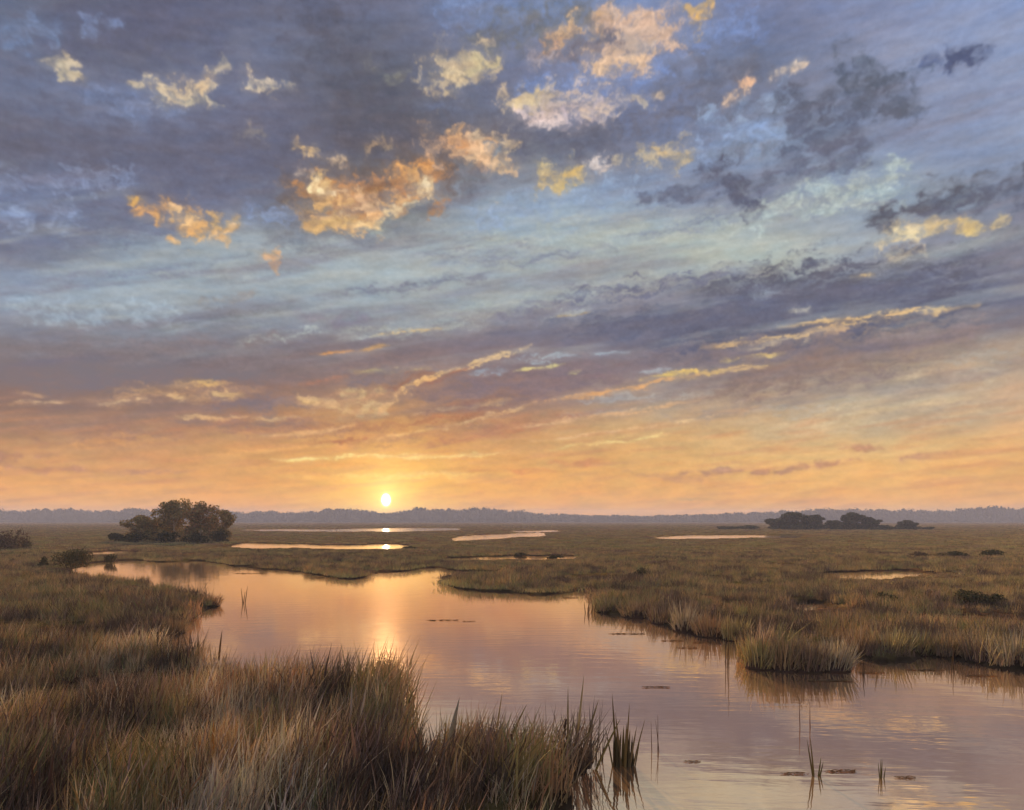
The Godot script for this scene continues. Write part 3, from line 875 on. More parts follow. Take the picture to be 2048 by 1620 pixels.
func tree(called: String, label: String, at: Vector3, height: float, width: float, lean: float, group: String, tones: Array, pale: bool, leaf := 0.16, bushy := 0.25) -> void:
	var t := thing(called, label, "tree", at, group)
	var bark := Color(0.42, 0.36, 0.28) if pale else Color(0.11, 0.085, 0.06)
	var fork := Vector3(lean * height * 0.3, height * 0.42, 0)
	var st := start()
	tube(st, [Vector3(0, -0.2, 0), Vector3(lean * 0.3, height * 0.15, 0), fork, fork + Vector3(lean * 0.6, height * 0.34, 0.1)], [height * 0.03, height * 0.022, height * 0.016, height * 0.006], 7, bark)
	var trunk := part("trunk", st.commit(), bark_material, t)
	var crown := start()
	var spots := [fork + Vector3(lean * 0.6, height * 0.40, 0)]
	for k in 6:
		var turn := TAU * k / 6.0 + rng.randf_range(-0.4, 0.4)
		var from := Vector3(lean * 0.3, height * 0.15, 0).lerp(fork + Vector3(lean * 0.3, height * 0.15, 0), rng.randf_range(0.3, 1.0))
		var to := from + Vector3(cos(turn) * width * 0.36, height * rng.randf_range(0.12, 0.3), sin(turn) * width * 0.3)
		var mid := from.lerp(to, 0.5) + Vector3(0, -height * 0.02, 0)
		var b := start()
		tube(b, [from, mid, to], [height * 0.011, height * 0.008, height * 0.003], 5, bark)
		part("branch", b.commit(), bark_material, trunk)
		spots.append(to)
	for k in 24:
		# the dome of the crown, fullest a little above its middle
		var up := rng.randf_range(0.22, 0.86)
		var reach := width * 0.40 * sqrt(maxf(0.0, 1.0 - pow((up - 0.45) / 0.5, 2.0))) * sqrt(rng.randf())
		var turn := rng.randf() * TAU
		spots.append(Vector3(lean * up + cos(turn) * reach, height * up * rng.randf_range(0.92, 1.04), sin(turn) * reach * 0.7 - width * 0.13))
	for s in spots:
		leaf_cloud(crown, s, Vector3(width * 0.17, height * 0.11, width * 0.16) * rng.randf_range(0.7, 1.25), 150, leaf, tones)
	# low growth about its foot
	for k in 8:
		var turn := rng.randf() * TAU
		leaf_cloud(crown, Vector3(cos(turn) * width * 0.28, height * bushy * rng.randf_range(0.3, 0.9), sin(turn) * width * 0.25), Vector3(width * 0.2, height * bushy * 0.55, width * 0.2), 110, leaf, tones)
	part("crown", crown.commit(), leaf_material, t)


func shrub(called: String, label: String, at: Vector3, height: float, width: float, group: String, tones: Array, leaf := 0.07, count := 900) -> void:
	var t := thing(called, label, "shrub", at, group)
	for k in 5:
		var turn := TAU * k / 5.0 + rng.randf()
		var st := start()
		var to := Vector3(cos(turn) * width * 0.33, height * rng.randf_range(0.6, 0.85), sin(turn) * width * 0.3)
		tube(st, [Vector3(cos(turn) * 0.04, -0.1, sin(turn) * 0.04), to * Vector3(0.4, 0.5, 0.4), to], [height * 0.02, height * 0.014, height * 0.005], 5, Color(0.10, 0.075, 0.05))
		part("stem", st.commit(), bark_material, t)
	var f := start()
	for k in 9:
		var turn := rng.randf() * TAU
		var out := sqrt(rng.randf())
		var up := rng.randf_range(0.25, 0.78) * (1.0 - 0.45 * out)
		leaf_cloud(f, Vector3(cos(turn) * out * width * 0.34, height * up, sin(turn) * out * width * 0.3), Vector3(width * 0.2, height * 0.24, width * 0.2), int(count / 9.0), leaf, tones)
	part("foliage", f.commit(), leaf_material, t)


func left_island() -> void:
	var g := "trees of the left island"
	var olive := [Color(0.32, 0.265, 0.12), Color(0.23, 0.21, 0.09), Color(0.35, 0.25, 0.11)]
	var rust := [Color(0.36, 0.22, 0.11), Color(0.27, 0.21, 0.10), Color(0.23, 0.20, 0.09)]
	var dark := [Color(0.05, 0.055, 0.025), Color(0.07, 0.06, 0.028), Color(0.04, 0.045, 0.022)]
	tree("marsh_tree", "tallest olive tree in the middle of the left tree island", Vector3(-45.95, 0, -109.09), 6.41, 5.73, -0.1, g, olive, true)
	tree("marsh_tree", "second tallest tree of the left island, rust tinged, right of the tallest", Vector3(-41.60, 0, -106.67), 5.67, 4.80, 0.1, g, rust, true)
	tree("marsh_tree", "round topped tree at the right end of the left island", Vector3(-41.02, 0, -111.63), 4.81, 3.91, 0.3, g, olive, true)
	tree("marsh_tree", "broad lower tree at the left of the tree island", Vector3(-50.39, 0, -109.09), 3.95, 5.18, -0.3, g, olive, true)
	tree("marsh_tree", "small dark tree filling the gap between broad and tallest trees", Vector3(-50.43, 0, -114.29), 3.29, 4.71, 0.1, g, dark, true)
	var s := "underbrush of the left island"
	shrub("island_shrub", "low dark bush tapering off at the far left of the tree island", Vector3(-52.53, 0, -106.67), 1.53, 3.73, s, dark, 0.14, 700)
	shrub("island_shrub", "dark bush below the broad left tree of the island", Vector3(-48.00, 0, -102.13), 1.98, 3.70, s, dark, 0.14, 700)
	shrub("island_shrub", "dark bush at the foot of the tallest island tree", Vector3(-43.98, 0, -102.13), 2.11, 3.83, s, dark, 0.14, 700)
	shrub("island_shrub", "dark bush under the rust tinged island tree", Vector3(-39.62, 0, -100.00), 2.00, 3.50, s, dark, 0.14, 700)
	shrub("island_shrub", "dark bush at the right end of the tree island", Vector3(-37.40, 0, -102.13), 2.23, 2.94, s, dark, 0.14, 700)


func right_island() -> void:
	var g := "trees of the far right island"
	var dark := [Color(0.09, 0.095, 0.045), Color(0.12, 0.105, 0.055), Color(0.07, 0.08, 0.04)]
	var spots := [[1556, 1037, 50, "leftmost dark tree of the far right tree island"], [1590, 1023, 62, "widest rounded tree of the far right island, left half"], [1628, 1031, 46, "dark tree right of the widest one on the far island"], [1672, 1042, 42, "small dark tree just right of the gap in the far island"], [1708, 1026, 54, "tallest tree in the right half of the far island"], [1742, 1036, 46, "dark tree beside the tallest in the far island's right half"], [1816, 1042, 40, "separate small tree at the right end of the far island"]]
	for s in spots:
		tree("island_tree", s[3], far_spot(s[0], 245.0), (1061.0 - s[1]) / 1600.0 * 245.0, s[2] / 1600.0 * 245.0, 0.0, g, dark, false, 0.3, 0.25)
	var b := "low thicket of the far right island"
	var low := [[1455, 1053, 60, "lowest flat bush at the left tip of the far right island"], [1505, 1050, 60, "flat dark bush left of the far island's first tree"], [1648, 1050, 50, "low bush in the gap of the far right island"], [1780, 1049, 56, "low bush between the far island and its separate tree"], [1848, 1053, 44, "low bush at the right tip of the far island"]]
	for s in low:
		shrub("thicket_shrub", s[3], far_spot(s[0], 246.0), (1061.0 - s[1]) / 1600.0 * 246.0, s[2] / 1600.0 * 246.0, b, dark, 0.28, 600)


func far_spot(bearing: float, d: float) -> Vector3:
	return Vector3((bearing - 1024.0) / 1600.0 * d, 0.1, -d)


func marsh_shrubs() -> void:
	var g := "shrubs standing in the marsh grass"
	var dark := [Color(0.11, 0.105, 0.055), Color(0.14, 0.115, 0.065), Color(0.08, 0.085, 0.045)]
	var brown := [Color(0.19, 0.135, 0.09), Color(0.15, 0.11, 0.085), Color(0.13, 0.105, 0.065)]
	shrub("marsh_shrub", "dark rounded shrub at the left tip of the lagoon", Vector3(-26.52, 0, -48.00), 1.83, 3.12, g, dark, 0.06, 2600)
	shrub("marsh_shrub", "small low shrub just left of the lagoon's dark rounded shrub", Vector3(-29.07, 0, -49.48), 0.87, 0.93, g, dark, 0.06, 700)
	shrub("marsh_shrub", "tiny bush on the shore right of the lagoon's dark shrub", Vector3(-27.84, 0, -55.81), 0.84, 1.19, g, dark, 0.07, 600)
	shrub("marsh_shrub", "purple brown bush at the left edge above the lagoon tip", Vector3(-48.48, 0, -77.42), 2.95, 3.58, g, brown, 0.1, 1500)
	shrub("marsh_shrub", "small dark bush beside the purple brown bush at the left edge", Vector3(-49.42, 0, -81.36), 1.32, 1.22, g, dark, 0.08, 500)
	shrub("marsh_shrub", "dark broad shrub in the right marsh above the tussock bank", Vector3(16.05, 0, -27.43), 0.82, 1.89, g, dark, 0.045, 2200)
	shrub("marsh_shrub", "small dark shrub left of the broad one in the right marsh", Vector3(15.14, 0, -28.92), 0.52, 0.98, g, brown, 0.045, 900)
	shrub("marsh_shrub", "greenish shrub in the right marsh behind the tussock block", Vector3(12.90, 0, -27.59), 0.67, 1.00, g, dark, 0.045, 1000)
	shrub("marsh_shrub", "lone small bush on the marsh behind the lagoon's right corner", Vector3(6.50, 0, -40.00), 0.90, 0.85, g, dark, 0.05, 700)
	shrub("marsh_shrub", "flat dark bush, rightmost of three behind the far right pool", Vector3(37.44, 0, -62.34), 0.86, 2.34, g, dark, 0.08, 800)
	shrub("marsh_shrub", "flat dark bush, middle of three behind the far right pool", Vector3(34.78, 0, -63.16), 0.71, 2.76, g, dark, 0.08, 800)
	shrub("marsh_shrub", "flat dark bush, leftmost of three behind the far right pool", Vector3(31.60, 0, -62.34), 0.62, 2.10, g, brown, 0.08, 700)
	shrub("marsh_shrub", "dark bush at the right end of the long middle pool", Vector3(-10.03, 0, -78.69), 0.54, 1.77, g, dark, 0.1, 600)
	shrub("marsh_shrub", "low dark bush behind the narrow pool in mid marsh", Vector3(0.67, 0, -66.67), 0.29, 1.33, g, dark, 0.1, 500)
	shrub("marsh_shrub", "low dark bush at the right end of the narrow mid marsh pool", Vector3(3.43, 0, -62.34), 0.31, 1.40, g, dark, 0.1, 500)


func make_treeline() -> void:
	# the far wood: bearings and how high its tops stand
	var profile := [[-900, 14], [-300, 15], [0, 14], [60, 13], [130, 15], [200, 13], [300, 15], [430, 15], [480, 12], [600, 12], [700, 15], [745, 13], [772, 11], [800, 13], [830, 15], [900, 15.5], [960, 15], [1030, 12.5], [1110, 9], [1200, 8], [1300, 8], [1400, 9.5], [1520, 11], [1640, 15], [1720, 14], [1850, 13.5], [1920, 14], [1960, 17], [2048, 16], [2300, 15], [2900, 14]]
	var lump := start()
	for k in 190:
		var v := Vector3(rng.randfn(), rng.randfn(), rng.randfn()).normalized()
		var p := v * (rng.randf_range(0.5, 1.0) + 0.22 * absf(rng.randfn())) * Vector3(0.5, 0.46, 0.5) + Vector3(0, 0.5, 0)
		var u := v.cross(Vector3(rng.randfn(), rng.randfn(), rng.randfn())).normalized() * rng.randf_range(0.06, 0.17)
		var w := v.cross(u).normalized() * 0.12
		quad(lump, p - u, p + w, p + u, p - w, Color(1, 1, 1) * rng.randf_range(0.7, 1.3))
	var mm := MultiMesh.new()
	mm.transform_format = MultiMesh.TRANSFORM_3D
	mm.use_colors = true
	mm.mesh = lump.commit()
	var places: Array[Transform3D] = []
	for k in 7000:
		var b := rng.randf_range(-900.0, 2900.0)
		var tall := 11.0
		for i in profile.size() - 1:
			if b >= profile[i][0] and b <= profile[i + 1][0]:
				tall = lerpf(profile[i][1], profile[i + 1][1], (b - profile[i][0]) / float(profile[i + 1][0] - profile[i][0]))
		var d := 900.0 + rng.randf() * 120.0
		var h := 1.03 * tall * rng.randf_range(0.35, 1.0) * (1.0 + 0.16 * wiggle.get_noise_2d(b * 0.05, 3.0) + 0.12 * wiggle.get_noise_2d(b * 0.2, 30.0)) * d / 900.0
		var wd := rng.randf_range(6.0, 13.0)
		places.append(Transform3D(Basis(Vector3.UP, rng.randf() * TAU) * Basis.from_scale(Vector3(wd, h, wd)), Vector3((b - 1024.0) / 1600.0 * d, 0, -d)))
	mm.instance_count = places.size()
	for i in places.size():
		mm.set_instance_transform(i, places[i])
		mm.set_instance_color(i, vary(Color(0.035, 0.042, 0.03), 0.3))
	var o := MultiMeshInstance3D.new()
	o.name = "distant_forest"
	o.multimesh = mm
	o.material_override = leaf_material
	add_child(o, true)
	tag(o, "hazy blue grey wood along the whole horizon", "forest", "", "stuff")


func hang_mist() -> void:
	# evening mist lying before the far wood
	var bank := FogVolume.new()
	bank.name = "mist"
	bank.shape = RenderingServer.FOG_VOLUME_SHAPE_BOX
	bank.size = Vector3(3000, 13, 170)
	bank.position = Vector3(0, 6.6, -800)
	var air_ := FogMaterial.new()
	air_.density = 0.0003
	air_.albedo = Color(0.74, 0.8, 1.0)
	bank.material = air_
	add_child(bank)
	tag(bank, "low blue evening mist before the far wood", "mist", "", "stuff")


# ------------------------------------------------------------------ grass and reeds

func tuft(blades: int, spread: float, width: float, lean: float, droop: float) -> ArrayMesh:
	var st := start()
	for k in blades:
		var turn := rng.randf() * TAU
		var out := sqrt(rng.randf()) * spread
		var foot := Vector3(cos(turn) * out, -0.06, sin(turn) * out)
		var tall := rng.randf_range(0.5, 1.0)
		var tip := foot + Vector3(lean * tall + rng.randfn() * 0.13, tall, rng.randfn() * 0.13)
		var bow := Vector3(rng.randfn() * droop + lean * 0.3, -absf(rng.randfn()) * droop * 0.5, rng.randfn() * droop)
		var k2 := rng.randf_range(0.65, 1.35)
		blade(st, foot, tip, bow, width * rng.randf_range(0.7, 1.3), Color(k2 * rng.randf_range(0.9, 1.1), k2, k2 * rng.randf_range(0.85, 1.15)), 3, rng.randf() * PI)
	return st.commit()


func sow(called: String, label: String, meshes: Array, tries: int, near: float, far: float, power: float, left: float, right: float, low: float, tall: float, side: int, tones: Array) -> void:
	var o := Node3D.new()
	o.name = called
	add_child(o, true)
	tag(o, label, "grass", "", "stuff")
	var lists := []
	for m in meshes:
		lists.append([[], []])
	for k in tries:
		var d := pow(lerpf(pow(near, power), pow(far, power), rng.randf()), 1.0 / power)
		var x := d * rng.randf_range(left, right)
		if side * x < 0.0 or is_wet(x, -d):
			continue
		var n := patch.get_noise_2d(x * 2.2 + 30.0, -d * 3.2)
		var h := rng.randf_range(low, tall) * (1.0 + 0.8 * n) * (1.0 - 0.45 * smoothstep(35.0, 80.0, d) * float(far < 100.0))
		# low growth on the near rim of a pool
		if d > 42.0 or (x > 6.0 and d > 18.0):
			for ahead in [0.03, 0.07, 0.12, 0.18, 0.25]:
				if is_wet(x, -d * (1.0 + ahead)):
					h = minf(h, 2.4 * ahead)
					break
		if far < 100.0 and d < 42.0 and is_wet(x, -d + 0.02 * d):
			if rng.randf() < 0.55:
				continue
			h *= 0.6
		if n < -0.28 and rng.randf() < 0.75:
			continue
		var which := clampf(0.5 + 1.5 * patch.get_noise_2d(x * (7.0 if far < 20.0 else 2.0) + 500.0, -d * 2.0) + rng.randfn() * 0.12, 0.0, 0.999)
		if rng.randf() < 0.25:
			which = rng.randf() * 0.999
		var col: Color = tones[int(which * tones.size())]
		var basis := Basis(Vector3.UP, rng.randfn() * 0.5) * Basis.from_scale(Vector3(h * rng.randf_range(0.8, 1.2), h, h))
		var list = lists[rng.randi() % lists.size()]
		list[0].append(Transform3D(basis, Vector3(x, 0.1, -d)))
		list[1].append(vary(col, 0.22))
	for i in meshes.size():
		var mm := MultiMesh.new()
		mm.transform_format = MultiMesh.TRANSFORM_3D
		mm.use_colors = true
		mm.mesh = meshes[i]
		mm.instance_count = lists[i][0].size()
		for k in mm.instance_count:
			mm.set_instance_transform(k, lists[i][0][k])
			mm.set_instance_color(k, lists[i][1][k])
		var inst := MultiMeshInstance3D.new()
		inst.name = "blades"
		inst.multimesh = mm
		inst.material_override = grass_material
		inst.set_meta("kind", "stuff")
		o.add_child(inst, true)


func sow_grass() -> void:
	var near_tones := [Color(0.138, 0.111, 0.090), Color(0.307, 0.239, 0.201), Color(0.392, 0.297, 0.201), Color(0.339, 0.302, 0.159), Color(0.223, 0.239, 0.127), Color(0.350, 0.297, 0.164), Color(0.551, 0.435, 0.286), Color(0.424, 0.281, 0.175), Color(0.201, 0.154, 0.122), Color(0.615, 0.541, 0.403)]
	var bank_tones := [Color(0.146, 0.118, 0.095), Color(0.302, 0.235, 0.185), Color(0.448, 0.347, 0.213), Color(0.370, 0.336, 0.174), Color(0.269, 0.280, 0.146), Color(0.482, 0.347, 0.202), Color(0.538, 0.437, 0.258), Color(0.213, 0.168, 0.134)]
	var far_tones := [Color(0.354, 0.277, 0.201), Color(0.543, 0.425, 0.224), Color(0.460, 0.437, 0.201), Color(0.531, 0.389, 0.212), Color(0.590, 0.507, 0.260), Color(0.354, 0.366, 0.177)]
	var long := [tuft(18, 0.22, 0.020, 0.10, 0.16), tuft(16, 0.26, 0.024, 0.16, 0.2), tuft(20, 0.2, 0.017, 0.05, 0.14), tuft(15, 0.28, 0.022, 0.12, 0.26), tuft(7, 0.3, 0.04, 0.14, 0.3)]
	var mid := [tuft(20, 0.4, 0.03, 0.06, 0.2), tuft(20, 0.45, 0.034, 0.0, 0.25)]
	var short := [tuft(26, 1.6, 0.05, 0.05, 0.4), tuft(26, 2.0, 0.06, 0.0, 0.45)]
	sow("foreground_grass", "tall brown and olive marsh grass filling the near left corner", long, 6000, 5.5, 17.0, 1.6, -0.78, 0.35, 0.42, 0.82, 0, near_tones)
	sow("left_bank_grass", "rusty and green grass on the left bank of the lagoon", mid, 20000, 14.0, 80.0, 0.8, -0.75, 0.0, 0.3, 0.6, 0, bank_tones)
	sow("right_bank_grass", "olive and brown grass on the right bank of the lagoon", mid, 22000, 15.0, 80.0, 0.8, 0.0, 0.8, 0.28, 0.55, 0, bank_tones)
	sow("marsh_grass", "low straw and olive grass of the wide marsh behind the lagoon", short, 120000, 30.0, 600.0, 0.3, -0.75, 0.75, 0.16, 0.32, 0, far_tones)


func tussocks() -> void:
	var g := "tussocks along the lagoon banks"
	var list := [
		[Vector3(3.23, 0, -26.09), 0.98, 0.62, "dark tussock at the left corner of the right bank"],
		[Vector3(3.88, 0, -24.74), 0.96, 0.68, "second tussock on the right bank, beside the corner one"],
		[Vector3(4.43, 0, -23.30), 0.84, 0.73, "third tussock of the right bank with a ragged dark foot"],
		[Vector3(4.70, 0, -21.62), 0.73, 0.89, "yellowish upright tussock left of the thin brown stalks"],
		[Vector3(5.19, 0, -20.69), 0.91, 0.78, "brown tussock behind the pair of thin stalks"],
		[Vector3(5.58, 0, -20.00), 0.62, 0.72, "small tussock tucked left of the big square tussock block"],
		[Vector3(5.05, 0, -16.22), 0.65, 0.79, "grey tussock at the left end of the big tussock block"],
		[Vector3(5.48, 0, -16.00), 0.58, 0.84, "second tussock of the big block, brown and olive"],
		[Vector3(5.90, 0, -15.89), 0.58, 0.79, "yellow green tussock in the middle of the big block"],
		[Vector3(6.44, 0, -16.00), 0.66, 0.82, "olive tussock at the right end of the big block"],
		[Vector3(7.76, 0, -17.78), 0.67, 0.73, "reddish tussock right behind the big block"],
		[Vector3(8.32, 0, -17.65), 0.79, 0.79, "pale topped tussock right of the reddish one"],
		[Vector3(9.11, 0, -17.91), 0.72, 0.63, "low dark tussock in the middle of the far right bank"],
		[Vector3(9.66, 0, -17.65), 0.77, 0.68, "dark tussock above the notch in the right shore"],
		[Vector3(10.01, 0, -17.02), 0.81, 0.77, "dark wide tussock second from the right edge"],
		[Vector3(10.36, 0, -16.44), 0.86, 0.86, "dark tussock cut by the right edge"],
		[Vector3(-10.53, 0, -27.91), 0.70, 0.56, "pointed dark tussock at the tip of the left spit"],
		[Vector3(-11.59, 0, -28.57), 0.89, 0.54, "dark tussock behind the tip of the left spit"],
		[Vector3(-13.58, 0, -30.77), 1.08, 0.69, "rusty tussock in the middle of the left spit"],
		[Vector3(-9.01, 0, -21.24), 0.69, 0.58, "rust tussock on the left shore under the spit"],
		[Vector3(-9.63, 0, -21.05), 0.79, 0.58, "dark tussock left of the rust one under the spit"],
		[Vector3(-2.14, 0, -13.48), 0.52, 0.74, "dense dark tussock at the foreground grass's upper point"]]
	var tones := [Color(0.20, 0.155, 0.125), Color(0.30, 0.235, 0.15), Color(0.27, 0.27, 0.14), Color(0.38, 0.34, 0.17), Color(0.36, 0.25, 0.15), Color(0.42, 0.39, 0.30)]
	for i in list.size():
		var s = list[i]
		var w: float = s[1]
		var h: float = s[2]
		var t := thing("tussock", s[3], "grass tussock", s[0], g)
		# the mound of old roots
		var m := start()
		var ring := []
		for j in 5:
			var row := []
			for k in 12:
				var a := TAU * k / 12.0
				var r := w * 0.52 * cos(j * PI / 8.4) * (1.0 + 0.16 * wiggle.get_noise_2d(k * 5.0 + i * 40.0, j * 6.0))
				row.append(Vector3(cos(a) * r, -0.1 + (0.1 + h * 0.3) * sin(j * PI / 8.0), sin(a) * r * 0.9))
			ring.append(row)
		for j in 4:
			for k in 12:
				quad(m, ring[j][k], ring[j + 1][k], ring[j + 1][(k + 1) % 12], ring[j][(k + 1) % 12], vary(Color(0.06, 0.042, 0.034), 0.2))
		for k in 12:
			tri(m, ring[4][k], Vector3(0, h * 0.3, 0), ring[4][(k + 1) % 12], Color(0.06, 0.042, 0.034))
		part("root_mound", m.commit(), mud_material, t)
		var st := start()
		var main: Color = tones[(i * 5 + 2) % tones.size()]
		for k in 260:
			var turn := rng.randf() * TAU
			var out := sqrt(rng.randf()) * w * 0.5
			var foot := Vector3(cos(turn) * out, -0.04 + h * 0.16 * (1.0 - out / w), sin(turn) * out * 0.9)
			var tall := h * rng.randf_range(0.35, 1.0) * (1.0 - 0.2 * out / (w * 0.5)) * (1.0 + 0.45 * wiggle.get_noise_2d(foot.x * 14.0 + i * 9.0, foot.z * 14.0))
			var tip := foot + Vector3(cos(turn) * out * 0.35 + rng.randfn() * h * 0.08 + h * 0.05, tall, sin(turn) * out * 0.35 + rng.randfn() * h * 0.08)
			var bow := Vector3(cos(turn), -0.6, sin(turn)) * rng.randf_range(0.0, 0.22) * h
			blade(st, foot, tip, bow, 0.022, vary(main.lerp(tones[rng.randi() % tones.size()], rng.randf() * 0.7), 0.3), 3, rng.randf() * PI)
		part("blades", st.commit(), grass_material, t).set_meta("kind", "stuff")


func reed(parent: Node3D, called: String, foot: Vector3, tip: Vector3, width: float, col: Color, bend := 0.0, turn := 0.0) -> void:
	var st := start()
	if called == "stem":
		tube(st, [foot, foot.lerp(tip, 0.5) + Vector3(bend * 0.3, 0, 0), tip + Vector3(bend, 0, 0)], [width * 0.5, width * 0.45, width * 0.15], 6, col)
	else:
		blade(st, foot, tip, Vector3(bend, -absf(bend) * 0.3, bend * 0.2), width, col, 7, turn)
	part(called, st.commit(), grass_material, parent)


func reed_clumps() -> void:
	var g := "reeds standing alone in the water"
	var green_ := Color(0.10, 0.095, 0.04)
	var brown := Color(0.09, 0.06, 0.035)
	var tan_ := Color(0.22, 0.15, 0.085)
	# the stout clump right of the foreground grass
	var t := thing("reed_clump", "stout olive reed clump in the water right of the foreground grass", "reeds", Vector3(1.35, 0, -9.76), g)
	for b in [[-0.06, 0.0, -0.13, 0.90, 0.035, 0.0], [-0.02, 0.02, -0.07, 0.66, 0.04, -0.03], [0.03, 0.0, 0.07, 0.78, 0.035, 0.02], [0.06, 0.03, 0.15, 0.52, 0.03, 0.02], [0.0, -0.03, 0.02, 0.48, 0.05, 0.0], [0.1, 0.0, 0.24, 0.60, 0.022, 0.05], [-0.1, 0.01, -0.2, 0.52, 0.025, -0.03], [0.05, -0.03, 0.10, 0.44, 0.045, 0.0], [-0.06, -0.02, -0.02, 0.42, 0.045, 0.01], [0.02, 0.04, 0.03, 0.56, 0.04, 0.01], [0.12, 0.02, 0.2, 0.3, 0.02, 0.0]]:
		reed(t, "blade", Vector3(b[0], -0.15, b[1]), Vector3(b[2], b[3], b[1] * 2.0), b[4], vary(green_.lerp(tan_, rng.randf() * 0.5), 0.2), b[5], rng.randf_range(-0.5, 0.5))
	for k in 26:
		var x := rng.randf_range(-0.12, 0.12)
		reed(t, "sheath", Vector3(x, -0.15, rng.randf_range(-0.06, 0.06)), Vector3(x * 1.1, rng.randf_range(0.15, 0.42), rng.randf_range(-0.06, 0.06)), 0.03, vary(Color(0.07, 0.06, 0.035), 0.3), 0.0, rng.randf_range(-0.6, 0.6))
	var list := [
		[Vector3(1.88, 0, -10.39), "three thin dark stems right of the stout reed clump", [[-0.06, -0.08, 0.38], [0.01, 0.04, 0.46], [0.04, 0.0, 0.40]], brown, 0.012, 0],
		[Vector3(4.38, 0, -16.27), "pair of tall brown stalks left of the big tussock block", [[-0.03, -0.04, 0.62], [0.03, 0.01, 0.98], [0.0, -0.02, 0.4]], brown, 0.02, 0],
		[Vector3(4.29, 0, -11.57), "short reddish broken stalks in the open right water", [[-0.12, -0.14, 0.40], [0.02, 0.03, 0.36], [0.03, 0.02, 0.12]], Color(0.13, 0.06, 0.04), 0.014, 0],
		[Vector3(3.55, 0, -9.38), "forked green reed in the lower right water", [[0.0, -0.08, 0.44], [0.0, -0.04, 0.46], [0.02, 0.08, 0.24], [0.03, 0.1, 0.18]], green_, 0.024, 1],
		[Vector3(4.29, 0, -9.30), "small green sprout right of the forked reed", [[0.0, -0.05, 0.2], [0.0, 0.03, 0.23], [0.01, 0.05, 0.15], [0.0, 0.0, 0.24]], green_, 0.016, 1],
		[Vector3(-9.72, 0, -28.92), "thin sprig in the water off the left spit", [[0.0, -0.06, 0.55], [0.05, 0.18, 0.62], [0.0, 0.06, 0.4]], brown, 0.03, 0],
		[Vector3(-2.17, 0, -16.61), "tiny grass sprout beside the foreground grass point", [[-0.05, -0.1, 0.12], [0.0, 0.0, 0.2], [0.04, 0.08, 0.15], [0.02, 0.12, 0.1]], brown, 0.02, 1],
		[Vector3(2.48, 0, -25.81), "ragged grass sprig off the right bank's left corner", [[-0.1, -0.16, 0.4], [0.0, 0.02, 0.5], [0.08, 0.12, 0.3], [0.14, 0.24, 0.36], [-0.05, 0.0, 0.3]], brown, 0.035, 1],
		[Vector3(6.78, 0, -15.48), "short dead stalk in front of the right tussocks", [[0.0, 0.01, 0.42], [0.02, 0.05, 0.2]], brown, 0.018, 0],
		[Vector3(8.83, 0, -16.00), "dark stalk before the notch in the right shore", [[0.0, -0.01, 0.5], [-0.03, -0.06, 0.25]], brown, 0.02, 0],
		[Vector3(1.09, 0, -9.92), "slender stalks at the right end of the foreground grass", [[-0.03, -0.05, 0.3], [0.02, 0.06, 0.34], [0.0, 0.01, 0.26]], Color(0.07, 0.04, 0.03), 0.013, 0]]
	for s in list:
		var c := thing("reed_clump", s[1], "reeds", s[0], g)
		for b in s[2]:
			reed(c, "blade" if s[5] else "stem", Vector3(b[0], -0.15, 0.0), Vector3(b[1], b[2], rng.randf_range(-0.04, 0.04)), s[4], vary(s[3], 0.2), rng.randf_range(-0.02, 0.03), rng.randf_range(-0.4, 0.4))


